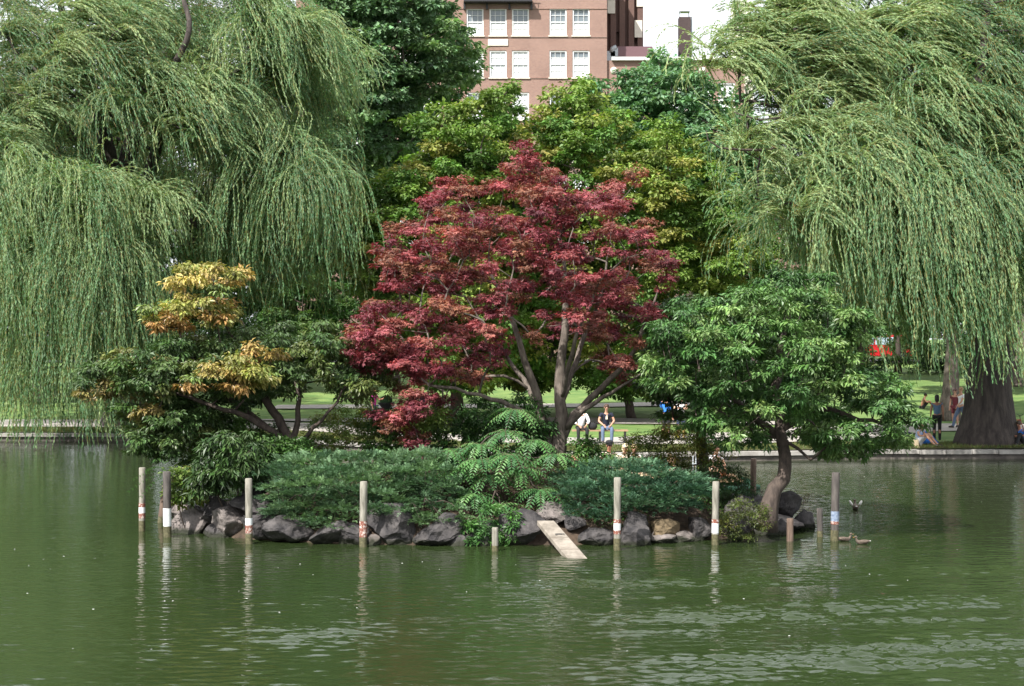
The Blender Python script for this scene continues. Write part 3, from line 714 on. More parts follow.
def mk_tufts(rng,poly,Y,n,T,sp,front=.4,wf=lambda px,py:.3,lf=lambda px,py:4,tone=lambda px,py:.5,extra=()):
    C=silhouette(rng,poly,Y,n,T,sp,.1,front); out=[]
    for c in C:
        px=c[0]/c[1]*F+CX; py=YH+(H-c[2])/c[1]*F
        out.append((c[0],c[1],c[2],rng.uniform(.7,1.15),lf(px,py)*rng.uniform(.75,1.2),wf(px,py)*rng.uniform(.6,1.3),tone(px,py)+rng.normal()*.1))
    for (px,py,y,sp_,L_,w_,to) in extra:
        for k in range(2 if to>.4 else 1):
            c=P(px,py,y)+rng.normal(size=3)*np.array([.3,.35,.22])*k; out.append((c[0],c[1],c[2],sp_*.85,L_*(1-.15*k),w_*(1+.15*k),to+.08))
    return out
rng=np.random.default_rng(61); YW=69.
polyW=[(-170,-10),(-90,-45),(60,-60),(230,-55),(262,-40),(288,-10),(308,60),(312,150),(300,195),(280,215),(200,235),(110,235),(40,240),(-90,240),(-170,100)]
wfW=lambda px,py: np.clip(.75-.0035*(py+20),.0,.8)*(1 if px<200 else .25)
lfW=lambda px,py: 2.6+np.clip((py+40)/90,0,2.6)
ex=[(20,95,62.5,.9,2.6,.8,.75),(40,80,62,.8,2.6,.85,.8),(58,45,62,.9,3,.85,.8),(110,12,62.5,.9,3,.8,.75),(120,110,62.5,.8,2.4,.5,.6),(255,60,63,.8,3.6,.3,.6),(290,20,63.5,.8,3.6,.2,.6),(210,140,62.5,.8,3.,.3,.6),(0,140,62.5,.9,3,.5,.6),(5,30,63,.9,3,.6,.6),(235,120,63,.8,3.6,.2,.5),(25,62,62.5,1.0,2.6,.8,.75),(48,30,62.5,1.1,3.2,.9,.75),(75,18,62.5,1.1,3.4,.9,.75),(100,35,62.5,1,3.2,.8,.7),(80,8,62.5,.9,3,.8,.7),(130,75,62.5,.8,2.6,.6,.65),
    (165,88,62.5,.9,4,.45,.7),(185,90,62.5,.8,3.8,.45,.7),(210,95,62.8,.8,3.2,.35,.75),(195,120,62.2,.7,3.4,.4,.65),
    (245,15,63,1,5,.35,.6),(270,30,63,1,4.5,.3,.6),(230,-10,63,1,5,.4,.6),(290,60,63.5,.9,4,.2,.5),
    (318,52,65,.55,3.6,-.02,.7),(300,48,65,.6,3.6,.0,.65),(335,66,66,.35,3.4,-.06,.6),
    (280,140,63.5,.9,6.5,-.02,.5),(302,150,64,.7,6.8,-.04,.45),(285,172,63,1,5.6,.04,.45),(325,165,65.5,.6,6.8,-.04,.4),(300,180,63,1,6.2,.0,.45),
    (30,180,61.5,1,6,.22,.6),(10,178,61.5,1,6,.25,.6),(60,182,61,1,6.6,.16,.6),(75,210,61,.8,7,.12,.55),(88,240,61,.6,11,-.02,.5),(80,250,61,.5,11,-.02,.5),(84,262,60.8,.4,11,-.02,.5),(-20,190,61.5,1,6,.25,.6),
    (205,235,65,1,4.5,.0,.35),(230,240,66,1,4.2,.0,.3),(255,235,65,1,4.5,.0,.35),(280,240,66,1,4,.0,.3),(305,235,66,1,4.5,-.02,.3),(325,250,67,.7,4,-.05,.3),(180,245,66,1,4,.0,.35),(150,255,67,1,4,.0,.3),
    (215,280,70,1.2,3,.0,.2),(250,285,71,1.2,3,.0,.2),(285,280,70,1.2,3,.0,.2),(315,285,71,.9,3,.0,.2),(180,290,70,1.2,3.,.0,.2),(140,290,70,1.2,3,.0,.2),(110,280,69,1.2,3.6,.0,.25),
    (240,200,68,1.2,6,.0,.25),(200,190,68,1.2,6,.0,.3),(285,200,69,1.,6,.0,.25),(308,195,70,.6,6,-.06,.25),
    (15,250,61.5,.7,6.2,.12,.5),(35,240,61.5,.7,6.8,.12,.5),(55,250,61.2,.7,7,.1,.5),(68,262,61,.6,11,-.02,.5),(90,270,60.8,.5,11,-.02,.5),(96,262,60.8,.5,11,-.02,.5),(78,280,60.8,.4,11,-.02,.5),(110,262,62,.6,5,.0,.5),(-10,240,61.5,.8,6.2,.12,.5),(65,230,63,.9,7.4,.06,.4),(85,300,60.8,.4,11,-.02,.5),
    (105,200,61.5,.9,4.5,.2,.6),(140,205,62,.9,4,.12,.7),(160,212,62,.9,4,.08,.65),(115,195,61.8,1,4,.2,.65)]
tW=mk_tufts(rng,polyW,YW,230,8.,.95,.12,wfW,lfW,lambda px,py:.32,ex)
hx=[-250,-20,0,20,30,45,60,68,74,92,97,103,115,150,200,250,300,345,365,390]; hy=[390,405,412,430,424,402,405,436,446,446,430,385,350,345,345,350,345,338,250,220]
def hemW(x):
    px=x/63.*F+CX; py=np.interp(px,hx,hy); return H-(py-YH)/F*62
g0=np.array([WX(128,YW),YW,gz(YW)-.1])
stems=[dict(p=[g0,P(128,380,YW),P(125,300,YW),P(118,200,YW)],r=(.85,.5),flare=.5),
 dict(p=[P(118,200,YW),P(108,150,YW-.5),P(95,100,YW-1),P(72,60,YW-1.5),P(60,0,YW-1.5),P(50,-30,YW-1)],r=(.42,.08)),
 dict(p=[P(118,200,YW),P(135,130,YW),P(165,70,YW+.5),P(182,20,YW),P(190,-30,YW),P(200,-50,YW)],r=(.42,.08)),
 dict(p=[P(125,230,YW),P(158,150,YW-3),P(160,95,YW-6),P(176,62,YW-7.3),P(192,30,YW-7.5),P(184,0,YW-7),P(175,-30,YW-6)],r=(.3,.06)),
 dict(p=[P(120,190,YW),P(60,120,YW-2),P(25,105,YW-2),P(-40,60,YW-1)],r=(.3,.07)),
 dict(p=[P(125,220,YW),P(190,200,YW-2),P(245,185,YW-3),P(300,160,YW-2)],r=(.28,.06)),
 dict(p=[P(130,250,YW),P(100,240,YW-3),P(60,200,YW-5)],r=(.24,.06))]
willow('willow_tree','huge weeping willow on the left bank trailing strands down to the water',YW,g0,stems,tW,hemW,62)
rng=np.random.default_rng(71); YV=58.
polyV=[(708,60),(722,10),(760,-30),(860,-55),(1000,-60),(1180,-40),(1230,60),(1180,200),(1060,215),(980,215),(900,235),(850,235),(800,225),(765,235),(745,190),(722,120)]
wfV=lambda px,py: np.clip(.85-.0022*max(py,0)-.0016*max(px-850,0),.08,.9)
lfV=lambda px,py: 2.5+np.clip((py+40)/90,0,2.2)+np.clip((px-820)/150,0,1.2)
exV=[(750,50,53.5,.8,2.8,.7,.85),(780,5,53,.9,3,.75,.85),(815,65,52.6,.8,3,.9,.85),(845,130,52,.8,3.2,.8,.8),(790,130,52.8,.8,3,.6,.8),(760,150,53,.8,2.8,.45,.75),(820,120,52.4,.8,3.2,.8,.8),(905,15,52.5,.8,3,.8,.75),(940,40,52.5,.8,3,.6,.7),(915,120,52,.8,3.6,.4,.65),(850,195,51.8,.7,4,.5,.7),(815,215,52,.7,3,.4,.7),(735,30,54,.9,2.8,.55,.8),(718,50,54,.8,2.6,.5,.8),(760,15,53.5,1,3,.7,.8),(790,25,53,1,3.2,.8,.8),(740,70,54,.9,3,.5,.75),(800,40,52.8,.9,3.4,.85,.85),(850,30,52.5,1,3.4,.9,.8),(870,25,52.5,.9,3,.9,.85),(830,90,52.5,1,3.6,.9,.8),
    (770,90,53,1,3.2,.6,.75),(900,50,52.5,1,3.6,.7,.75),(920,85,52,.9,4.2,.4,.7),(950,92,52,.9,4.6,.25,.6),(900,140,52,1,4.6,.5,.7),(880,160,51.8,1,4.6,.55,.65),(860,175,51.8,1,4.8,.5,.65),
    (830,160,52,1,4.2,.6,.75),(800,185,52.4,.9,3.2,.35,.75),(790,205,52.4,.8,3,.3,.75),(770,200,53,.8,2.6,.25,.7),(930,170,51.6,1,5.2,.35,.5),(950,190,51.6,.9,5.6,.3,.45),(975,180,51.6,.9,5,.2,.45),(1005,160,52,.9,4.4,.12,.5),
    (880,190,51.6,.7,6.2,.12,.55),(868,200,51.8,.5,5.6,.1,.55),(935,200,51.4,.6,6.4,.12,.5),(945,220,51.4,.5,6.2,.12,.55),(905,200,51.6,.6,5.6,.3,.5),(915,210,51.6,.7,6,.1,.45),(850,160,52,.5,5.4,.25,.6),(810,240,60,1,3,.0,.2),(840,235,60,1,4,.0,.2),(870,240,61,1.2,4,.0,.2),(900,250,61,1.2,4.5,.0,.2),(930,255,61,1.2,4.5,.0,.2),(780,230,60,.9,2.4,.0,.25),(860,270,62,1.2,3,.0,.15),(900,285,62,1.2,3.4,.0,.15),(935,290,62,1,3.2,.0,.15),
    (885,215,51.8,.6,6.4,.1,.5),(912,225,51.6,.6,6.6,.1,.5),(925,215,51.6,.6,7,.1,.5),(938,240,51.6,.5,7,.08,.5),(860,215,52,.5,5.6,.1,.55),(900,255,51.8,.6,5.6,.08,.45),(950,250,51.6,.5,6.2,.06,.5),(965,215,51.8,.6,5.4,.12,.5),
    (920,240,54,1.2,4.5,.1,.5),(890,240,55,1.2,4.5,.1,.5),(950,240,55,1,4.2,.1,.5)]
tV=mk_tufts(rng,polyV,YV,200,7.,.95,.15,wfV,lfV,lambda px,py:.40+.12*(px<860),exV)
hx2=[690,720,760,800,840,860,875,890,905,930,950,960,975,1000,1024,1200]; hy2=[235,245,280,295,315,350,395,385,395,416,432,420,360,338,325,325]
def hemV(x):
    px=x/53.*F+CX; py=np.interp(px,hx2,hy2); return H-(py-YH)/F*53
Yt=56.3; g0=np.array([WX(988,Yt),Yt,gz(Yt)-.1])
stems=[dict(p=[g0,P(988,415,Yt),P(990,380,Yt),P(995,330,Yt),P(1003,270,Yt),P(1012,215,Yt)],r=(.93,.5),flare=.42),
 dict(p=[P(1008,240,Yt),P(1000,180,Yt-1.5),P(985,130,Yt-3.5),P(978,90,Yt-4.2),P(985,40,Yt-4.4),P(990,-30,Yt-3.5)],r=(.33,.1)),
 dict(p=[P(1010,225,Yt),P(1024,150,Yt+1),P(1035,80,Yt+1),P(1060,-30,Yt+1)],r=(.42,.1)),
 dict(p=[P(1005,250,Yt),P(1060,200,Yt+1),P(1110,120,Yt+1)],r=(.35,.1)),
 dict(p=[P(978,100,Yt),P(920,120,Yt-1.5),P(870,150,Yt-2),P(800,110,Yt-2),P(740,100,Yt-2)],r=(.18,.05)),
 dict(p=[P(982,70,Yt),P(920,40,Yt+1),P(850,60,Yt+1),P(770,60,Yt)],r=(.2,.05)),
 dict(p=[P(1005,260,Yt),P(960,250,Yt-1),P(915,290,Yt-1.5),P(880,260,Yt-1.5)],r=(.14,.05))]
wv=willow('willow_tree','weeping willow with windblown strands and a thick furrowed trunk on the right bank',YV,g0,stems,tV,hemV,72)
mb=MB()
mb.tube([P(800,118,54),P(780,118,52.5),P(760,120,52),P(742,115,51.8),P(733,112,51.8)],[.06,.05,.04,.025,.01],6)
mb.tube([P(790,138,54),P(770,150,52.2),P(745,150,52),P(720,148,51.8),P(708,140,51.8),P(706,130,51.8)],[.06,.05,.045,.035,.02,.01],6)
mb.build('bare_branch',BARK,wv)
# ---- distant trees
LM_F=leaf_mat('distant_leaves',.55,.25,.3)
def ptree(name,h,w,seed,colset,crown_lo=.22,n=70):
    rng=np.random.default_rng(seed); C=[]
    while len(C)<n:
        u=rnd_unit(rng,1)[0]*(rng.random()**.38); z=h*(crown_lo+(1-crown_lo)*(.5+.5*u[2]));k=.75+.25*math.sin((z/h)*PI)
        C.append((u[0]*w/2*k,u[1]*w/2*k,z))
    C=np.array(C); R=np.stack([rng.uniform(.9,1.5,n)*w/11]*2+[rng.uniform(.55,.9,n)*w/11],1)
    t=base(name,(0,0,0)); grow(rng,[dict(p=[(0,0,-.2),(0.1,0,h*.25),(0,.1,h*.7)],r=(h*.022,.06),flare=.4)],C[:50],.035,.12,step=.8).build('trunk',BARKD,t)
    b=Bag(); foliage(b,rng,C,R,pal(rng,n,colset),S=10,M=22,L=.36,W=.25,droop=.3,subr=.4,flat=.6); b.build('crown',LM_F,t); return t
DG=[(.05,.10,.035),(.07,.125,.04),(.042,.085,.03)]; MG=[(.08,.16,.045),(.105,.18,.05),(.065,.13,.04)]
protos=[ptree('park_tree',15,11,81,DG),ptree('park_tree',12,10,82,MG),ptree('park_tree',17,13,83,DG+MG)]
spots=[(0,-44,96,1,'far dark tree beyond the left willow, furthest left'),(1,-33,104,1,'mid green tree on the lawn far behind the left willow'),(2,-24.5,83,.85,'tall tree whose thin dark trunk shows at the left edge of the lawn'),
 (0,-17,112,1.,'dark tree behind the lawn between the left willow and the tall dark tree'),(1,-8,118,.8,'mid green tree low behind the broad maples, left of centre'),(1,3,120,.8,'mid green tree low behind the broad maples, centre'),
 (0,13,116,.85,'dark tree behind the bluish green tree'),(2,34,104,1,'tall tree with a pale grey trunk at the right edge behind the willow'),(1,27,112,.9,'mid green tree behind the right willow beyond the lawn'),
 (0,20,120,.7,'small dark tree beyond the red vehicle'),(0,45,98,1.1,'big dark tree furthest right behind the willow'),(2,-58,108,1.,'large distant tree outside the left willow'),(1,22.5,103,.9,'mid green tree beside the red van, filling the gap under the right willow'),(0,-13.5,97,.85,'dark bushy tree filling the gap right of the left willow'),(0,-19.5,104,.8,'dark bushy tree under the right skirt of the left willow'),(2,-37,84,1.25,'tall leafy tree close behind the left willow, left of its limbs'),(2,-21,92,1.35,'tallest tree close behind the left willow, right of its limbs'),(0,-29,90,1.3,'dark tall tree directly behind the left willow trunk'),(2,33,76,1.2,'tall leafy tree close behind the right willow'),(0,38,88,1.4,'dark tall tree behind the right willow limbs'),(1,-12,92,.62,'small tree on the lawn right of the left willow'),
 (2,52,120,1.1,'large distant tree furthest right beyond the lawn'),(0,24.5,90,.72,'dark leafy tree close behind the right willow')]
used=set()
for i,(k,x,y,s,lb) in enumerate(spots):
    o=protos[k] if k not in used else copy_tree(protos[k]); used.add(k)
    o.location=(x,y,gz(y)-.05); o.scale=(s,s,s); o.rotation_euler=(0,0,i*1.7); tag(o,lb,'tree','trees across the park')
# stump-like trunk with crown behind right willow
def trunk_tree(px,Y,r,label,seed):
    rng=np.random.default_rng(seed); x=WX(px,Y); g0=np.array([x,Y,gz(Y)-.1])
    C=np.array([(x+rng.normal()*2.6,Y+rng.normal()*2.6,g0[2]+rng.uniform(6.5,13)) for _ in range(60)])
    R=np.stack([rng.uniform(.8,1.3,60)]*2+[rng.uniform(.5,.8,60)],1)
    return tree('park_tree',label,'tree',g0,[dict(p=[g0,g0+np.array([.1,0,2]),g0+np.array([.2,0,5]),g0+np.array([0,0,9])],r=(r,.1),flare=.5)],C,R,pal(rng,60,MG),BARKG,LM_F,seed,
        dict(S=10,M=20,L=.3,W=.2,droop=.3,subr=.4,flat=.6),group='trees across the park',tip=.03)
trunk_tree(949,73,.42,'tree with a pale flared trunk just behind the standing woman',91)
trunk_tree(1022,98,.65,'tree with a broad pale grey trunk at the right edge of the photo',93)
# =================== SHRUBS ===================
def plumes(bag,rng,P0,D,L,M,lL,lW,cols,droop=.0):
    n=len(P0); D=norm(D); side=norm(np.cross(D,np.array([0,0,1.])+rng.normal(size=(n,3))*.25)); up=np.cross(side,D)
    for k in range(M):
        f=(k+.5)/M
        for s in (-1,1):
            pos=P0+D*(L*f)[:,None]-np.array([0,0,1])*(droop*f*f*L)[:,None]
            ax=D*.75+side*s*.75*(1-f*.5)+up*.15+rng.normal(size=(n,3))*.12
            bag.leaves(pos,ax,up+rng.normal(size=(n,3))*.2,lL*(1.15-f*.6)*(1+rng.normal(size=n)*.15),lW,cols*(1+rng.normal(size=(n,1))*.1),.15)
LM_J=leaf_mat('juniper_sprays',.6,.12,.3); LM_S=leaf_mat('shrub_leaves',.45,.25,.4); LM_G=leaf_mat('glossy_shrub_leaves',.42,.15,.45)
def juniper(poly,Y,T,n,seed,label,cols,hem=((265,512),(300,530),(340,528),(365,512),(400,520),(440,527),(470,520))):
    rng=np.random.default_rng(seed); C=silhouette(rng,poly,Y,n,T,.30,.03,front=.8)
    xs_=[p[0] for p in poly]; ov=[]
    for k in range(int((max(xs_)-min(xs_))/7)):
        px=rng.uniform(min(xs_)+8,max(xs_)-8); yb=np.interp(px,*zip(*hem)); py=yb-rng.uniform(0,22); ov.append(P(px,py,shoreY(WX(px,32.2))-.05+rng.uniform(-.05,.45)))
    C=np.concatenate([C,np.array(ov)])
    b0=np.array([C[:,0].mean(),Y+.2,0]); b0[2]=ig(b0[0],b0[1])
    t=base('juniper_shrub',b0); tag(t,label,'shrub','junipers on the island')
    K=len(C); S=30; u=rnd_unit(rng,K*S); u[:,2]=np.abs(u[:,2])*.6; R=np.array([.30,.28,.11])
    P0=np.repeat(C,S,0)+u*R*rng.random((K*S,1))**.5
    out=norm(np.repeat(C,S,0)-(b0+np.array([0,.6,-.3])))*.6
    D=u*np.array([.8,.8,.5])+out+np.array([0,-.25,.16])+rng.normal(size=(K*S,3))*.25
    cc=np.repeat(pal(rng,K,cols),S,0)*(1+rng.normal(size=(K*S,1))*.15)
    b=Bag(); plumes(b,rng,P0,D,rng.uniform(.10,.20,K*S),5,.07,.020,cc,.2); b.build('foliage',LM_J,t)
    st=[dict(p=[b0+np.array([0,0,-.1]),b0+np.array([0,-.1,.15])],r=(.06,.05))]
    grow(rng,st,C[rng.permutation(K)[:60]],.007,.1,step=.2,jit=.01).build('stem',BARK,t)
JC=[(.13,.23,.12),(.17,.28,.15),(.085,.165,.085),(.15,.25,.11)]
juniper([(264,480),(285,458),(330,452),(375,455),(408,460),(412,492),(395,505),(370,508),(355,500),(345,520),(310,528),(285,525),(268,505)],32.9,1.0,150,101,'wide blue green juniper spilling over the boulders between the first two tall posts',JC)
juniper([(385,455),(430,452),(462,465),(470,500),(455,522),(425,525),(400,515),(390,490)],33.0,.9,90,102,'blue green juniper right of the wide one, reaching the feathery sapling',JC)
juniper([(556,478),(575,468),(610,462),(655,464),(690,474),(708,482),(704,497),(680,508),(650,512),(620,510),(598,525),(575,522),(560,500)],33.2,1.1,150,103,'dark blue green juniper spreading right of the ramp behind the tall pale post',[(.09,.19,.11),(.13,.24,.135),(.06,.14,.08)],hem=((556,500),(580,520),(600,528),(640,515),(690,512),(708,500)))
def shrub(poly,Y,T,n,seed,label,cols,L=.09,W=.045,r=.25,mat=None,droop=.3,kind='leaf',S=9,M=14,name='shrub',group='leafy shrubs on the island',flat=.8,sp=.25,ground=None,up=0):
    rng=np.random.default_rng(seed); C=silhouette(rng,poly,Y,n,T,sp,.04,front=.5); K=len(C)
    R=np.stack([rng.uniform(r*.8,r*1.2,K)]*2+[rng.uniform(r*.55,r*.9,K)],1)
    x=C[:,0].mean(); g=(ig(x,Y) if ground is None else ground); b0=np.array([x,Y,g-.03]); t=base(name,b0); tag(t,label,'shrub',group)
    b=Bag(); foliage(b,rng,C,R,pal(rng,K,cols),S=S,M=M,L=L,W=W,droop=droop,kind=kind,subr=.45,flat=flat); b.build('foliage',mat or LM_S,t)
    grow(rng,[dict(p=[b0,b0+np.array([0,0,.15])],r=(.035,.03))],C[rng.permutation(K)[:40]],.006,.1,step=.2,jit=.01).build('stem',BARK,t)
    return t
SG=[(.075,.16,.04),(.10,.20,.05),(.06,.125,.035)]; SY=[(.16,.24,.055),(.13,.20,.045),(.21,.23,.05)]
shrub([(198,452),(210,438),(235,430),(262,438),(270,458),(262,480),(235,488),(205,500),(196,478)],33.2,.7,44,111,'dark glossy broad leaved shrub above the left boulders',[(.035,.075,.02),(.05,.095,.025)],L=.15,W=.045,mat=LM_G,droop=.8)
shrub([(168,480),(182,465),(200,470),(205,495),(195,508),(176,505)],33.6,.4,16,112,'yellow green shrub hanging over the left tip of the island',SY,L=.1,W=.05)
shrub([(190,455),(205,425),(240,415),(280,425),(285,470),(200,480)],36.6,1.,60,113,'mid green bushy shrub below the turning tree at left',SG)
shrub([(300,450),(310,420),(335,405),(372,402),(385,430),(380,460),(310,462)],37.4,.9,60,114,'light yellow green shrub right of the turning tree trunk',SY,L=.07,W=.035)
shrub([(255,470),(262,440),(300,440),(320,455),(320,475)],34.6,.6,36,115,'low green shrub around the foot of the turning tree',SG,L=.08)
shrub([(365,460),(375,412),(410,408),(445,430),(450,465)],36.6,.9,60,116,'dense mid green shrub under the left lobe of the red maple',SG)
shrub([(440,465),(448,425),(470,402),(510,395),(545,405),(552,430),(556,470),(500,478)],36.2,.9,70,117,'tall green shrub left of the red maple trunk',[(.045,.11,.03),(.065,.15,.04)],L=.13,W=.045,droop=.5)
shrub([(572,470),(575,445),(590,440),(606,455),(610,470)],35.6,.4,18,118,'small dark green plant right of the red maple trunk',SG)
shrub([(618,470),(628,442),(640,428),(662,424),(690,426),(718,436),(728,460),(700,472)],36.8,.7,60,119,'loose shrub with yellow flower heads right of the red maple',[(.22,.20,.03),(.12,.17,.03),(.16,.17,.03),(.09,.14,.03)],L=.07,W=.028,S=10,flat=1.2)
shrub([(712,520),(722,505),(742,498),(768,506),(772,524),(752,540),(722,538)],32.25,.4,34,120,'small yellow green shrub at the waterline beside the scribbled post',[(.09,.12,.025),(.13,.14,.03),(.07,.09,.025)],L=.045,W=.02,r=.16,sp=.14,S=10)
shrub([(690,500),(695,470),(720,462),(748,470),(755,500),(720,512)],35.2,.7,46,121,'dark green shrub between the right juniper and the crooked trunk',[(.035,.08,.025),(.05,.10,.03)],L=.08,W=.02)
shrub([(460,530),(470,505),(500,500),(522,515),(515,548),(470,548)],31.75,.25,22,122,'bright low fern like growth behind the short stump',[(.08,.19,.04),(.06,.15,.04)],L=.1,W=.03,sp=.15,r=.16)
shrub([(392,420),(415,404),(440,410),(445,425),(410,432)],35.0,.4,16,123,'light yellow green leaves peeping through the lowest red branches',SY,L=.08)
# bare twigs
rng=np.random.default_rng(130); c0=np.array([WX(772,38),38.,ig(WX(772,38),38.)-.05])
tg=c0+np.stack([rng.normal(size=70)*.55,rng.normal(size=70)*.4,rng.uniform(.15,.8,70)],1)
t=base('bare_bush',c0); tag(t,'brown bush of bare twigs behind the crooked trunk','shrub'); grow(rng,[dict(p=[c0,c0+np.array([0,0,.12])],r=(.03,.03))],tg,.006,.15,step=.15).build('twigs',BARKD,t)
# feathery sapling: pinnate fronds on thin stems
rng=np.random.default_rng(140); g0=np.array([WX(500,33.4),33.4,ig(WX(500,33.4),33.4)-.05])
t=base('sapling',g0); tag(t,'feathery green sapling with long fern like leaves in the middle of the shore','sapling')
heads=[P(475,495,32.6),P(540,490,32.6),P(450,450,33.4),P(555,455,33.3),P(510,455,32.6),P(480,460,32.6),P(505,432,33.4),P(480,445,33.2),P(535,440,33.6),P(490,475,32.8),P(520,470,32.9),P(500,505,32.4),P(515,410,33.8),P(460,470,33.0),P(492,520,32.1)]
grow(rng,[dict(p=[g0,g0*.5+heads[0]*.5,heads[0]],r=(.04,.02))],heads[1:],.014,.1,step=.2).build('stem',BARKD,t)
fb=Bag(); rm=MB()
for hi,hd in enumerate(heads):
    for k in range(15):
        a=2*PI*(k/15)+rng.uniform(-.2,.2)+hi; d=np.array([math.cos(a),math.sin(a),0]); Lf=rng.uniform(.5,.85); el=rng.uniform(.0,.5)
        m=11; fr=np.arange(m+1)/m
        rr_=hd+d*(Lf*fr)[:,None]*math.cos(el*.6)+np.array([0,0,1])*((math.sin(el)*Lf*fr)-.72*Lf*fr**2)[:,None]
        rm.tube(rr_[::3],[.006,.005,.004,.002][:len(rr_[::3])],4,caps=False)
        base_c=np.array([(.095,.225,.065),(.07,.175,.055),(.05,.14,.045),(.14,.28,.09)][rng.integers(4)])
        tang=norm(np.gradient(rr_,axis=0)); sd=norm(np.cross(tang,(0,0,1.)))
        for s in (-1,1):
            ll=.145*np.sin(PI*(.15+.8*fr))**.6
            ax=sd*s*.9+tang*.45+np.array([0,-.15,-.32])
            fb.leaves(rr_,ax+rng.normal(size=ax.shape)*.06,np.cross(sd,tang)*1.+rng.normal(size=ax.shape)*.15,ll,ll*.33,np.tile(base_c,(m+1,1))*(1+rng.normal(size=(m+1,1))*.1),.12)
fb.build('fronds',LM_S,t); rm.build('leaf_stalk',ALGAE,t)
# arching pale frond at the left tip
rng=np.random.default_rng(141); hd=P(172,476,33.1); t=base('arching_plant',hd-np.array([0,-.3,.5])); tag(t,'thin plant arching pale feathery leaves over the water beside the leftmost post','plant')
fb=Bag()
for k,(ex,ez) in enumerate(((-.75,-.05),(-.85,-.3),(-.5,.12),(-.6,-.4))):
    fr=np.arange(13)/12; rr_=hd+np.stack([ex*fr,-.1*fr,.12*np.sin(fr*PI)+ez*fr],1); tang=norm(np.gradient(rr_,axis=0)); sd=norm(np.cross(tang,(0,0.3,1.)))
    for s in (-1,1): fb.leaves(rr_,sd*s*.9+tang*.5,np.cross(sd,tang),.10,.03,np.tile(np.array([(.10,.22,.08)]),(13,1)),.1)
fb.build('fronds',LM_S,t)
mb=MB(); mb.tube([hd-np.array([0,-.35,.6]),hd-np.array([0,-.15,.2]),hd],.01,5); mb.build('stem',ALGAE,t)
# ground cover over the island soil
rng=np.random.default_rng(150); n=26000; x=rng.uniform(-6.6,5.6,n); y=rng.uniform(32.2,40.3,n); z=np.array([ig(a,b_) for a,b_ in zip(x,y)]); k=z>.12
dens=np.array([math.sin(a*1.3)+math.cos(b_*1.7+a) for a,b_ in zip(x,y)]); k&=(dens+rng.normal(size=n)*.6>-.6)
pos=np.stack([x,y,z+rng.random(n)*.10],1)[k]; m=len(pos); b=Bag()
b.leaves(pos,rnd_unit(rng,m)*np.array([1,1,.3])+np.array([0,0,.35]),rnd_unit(rng,m)*.4+np.array([0,0,1]),rng.uniform(.06,.14,m),.04,pal(rng,m,SG+[(.12,.09,.04)]),.1)
tag(b.build('ground_cover',LM_S),'low leafy ground cover over the island soil','ground cover',kind='stuff')
# bank grass tufts on the far shore
rng=np.random.default_rng(151); n=60000; x=rng.uniform(-30,26,n); y=np.array([bank_y(a) for a in x])+.42+rng.random(n)**1.4*2.6; x+=0
k=(rng.random(n)<.9); pos=np.stack([x,y,np.full(n,.33)],1)[k]; m=len(pos); b=Bag()
b.leaves(pos,rng.normal(size=(m,3))*.35+np.array([0,0,1]),rng.normal(size=(m,3)),rng.uniform(.06,.16,m),.02,pal(rng,m,[(.10,.16,.035),(.13,.15,.045),(.16,.14,.06)]),.1)
tag(b.build('bank_grass',LM_S),'uneven grass and weeds along the edge of the far bank','grass',kind='stuff')
# =================== HEDGES ===================
def hedge(x0,x1,Y,z0,h,depth,label,cols,seed):
    rng=np.random.default_rng(seed); K=max(40,int((x1-x0)*h*1.3)); x=rng.uniform(x0,x1,K)
    C=np.stack([x,Y+rng.uniform(-depth/2,depth/2,K),z0+h*(.1+.85*rng.random(K))*(1+.15*np.sin(x*.7))],1); R=np.full((K,3),(.85)); R[:,2]=.6
    b=Bag(); foliage(b,rng,C,R,pal(rng,K,cols),S=8,M=16,L=.26,W=.17,droop=.2,subr=.5,flat=.9)
    o=b.build('hedge',LM_F); settle(o,((x0+x1)/2,Y,z0)); tag(o,label,'hedge','dark hedges beyond the lawn'); return o
hedge(-62,-16,119,gz(119),4.2,2.5,'long dark hedge behind the lawn at left',DG,161)
hedge(-16,12,121,gz(121),3.6,2.5,'dark hedge glimpsed behind the broad maples',DG,162)
hedge(14,33,112,gz(112)-.2,1.5,3,'low dark shrubbery in front of the red vehicle',DG,163)
hedge(14,75,143,2.2,9,4,'tall dark shrubbery beyond the street behind the right willow',DG,165)
hedge(-75,-8,143,2.2,9,4,'tall dark shrubbery beyond the street behind the left willow',DG,166)
hedge(33,75,119,gz(119),2.6,2.5,'dark hedge behind the lawn at right',DG,164)
hedge(WX(838,126),WX(868,126),126,gz(126),4.2,1.5,'clipped dark shrub hiding the front of the red van',DG,167)
hedge(WX(892,126),WX(928,126),126,gz(126),4.2,1.5,'clipped dark shrub hiding the rear of the red van',DG,168)
# magenta flower bed
rng=np.random.default_rng(170); K=24; C=np.stack([rng.uniform(WX(377,65),WX(402,65),K),rng.uniform(64.6,65.4,K),rng.uniform(.38,.85,K)],1); b=Bag()
foliage(b,rng,C,np.full((K,3),.22),pal(rng,K,[(.6,.05,.28),(.7,.1,.35),(.07,.13,.03)],[.55,.25,.2]),S=6,M=9,L=.07,W=.05); o=b.build('flower_bed',LM_S); settle(o,(WX(390,65),65,.3)); tag(o,'magenta flower bed beside the path, seen left of the lowest red branches','flower bed')
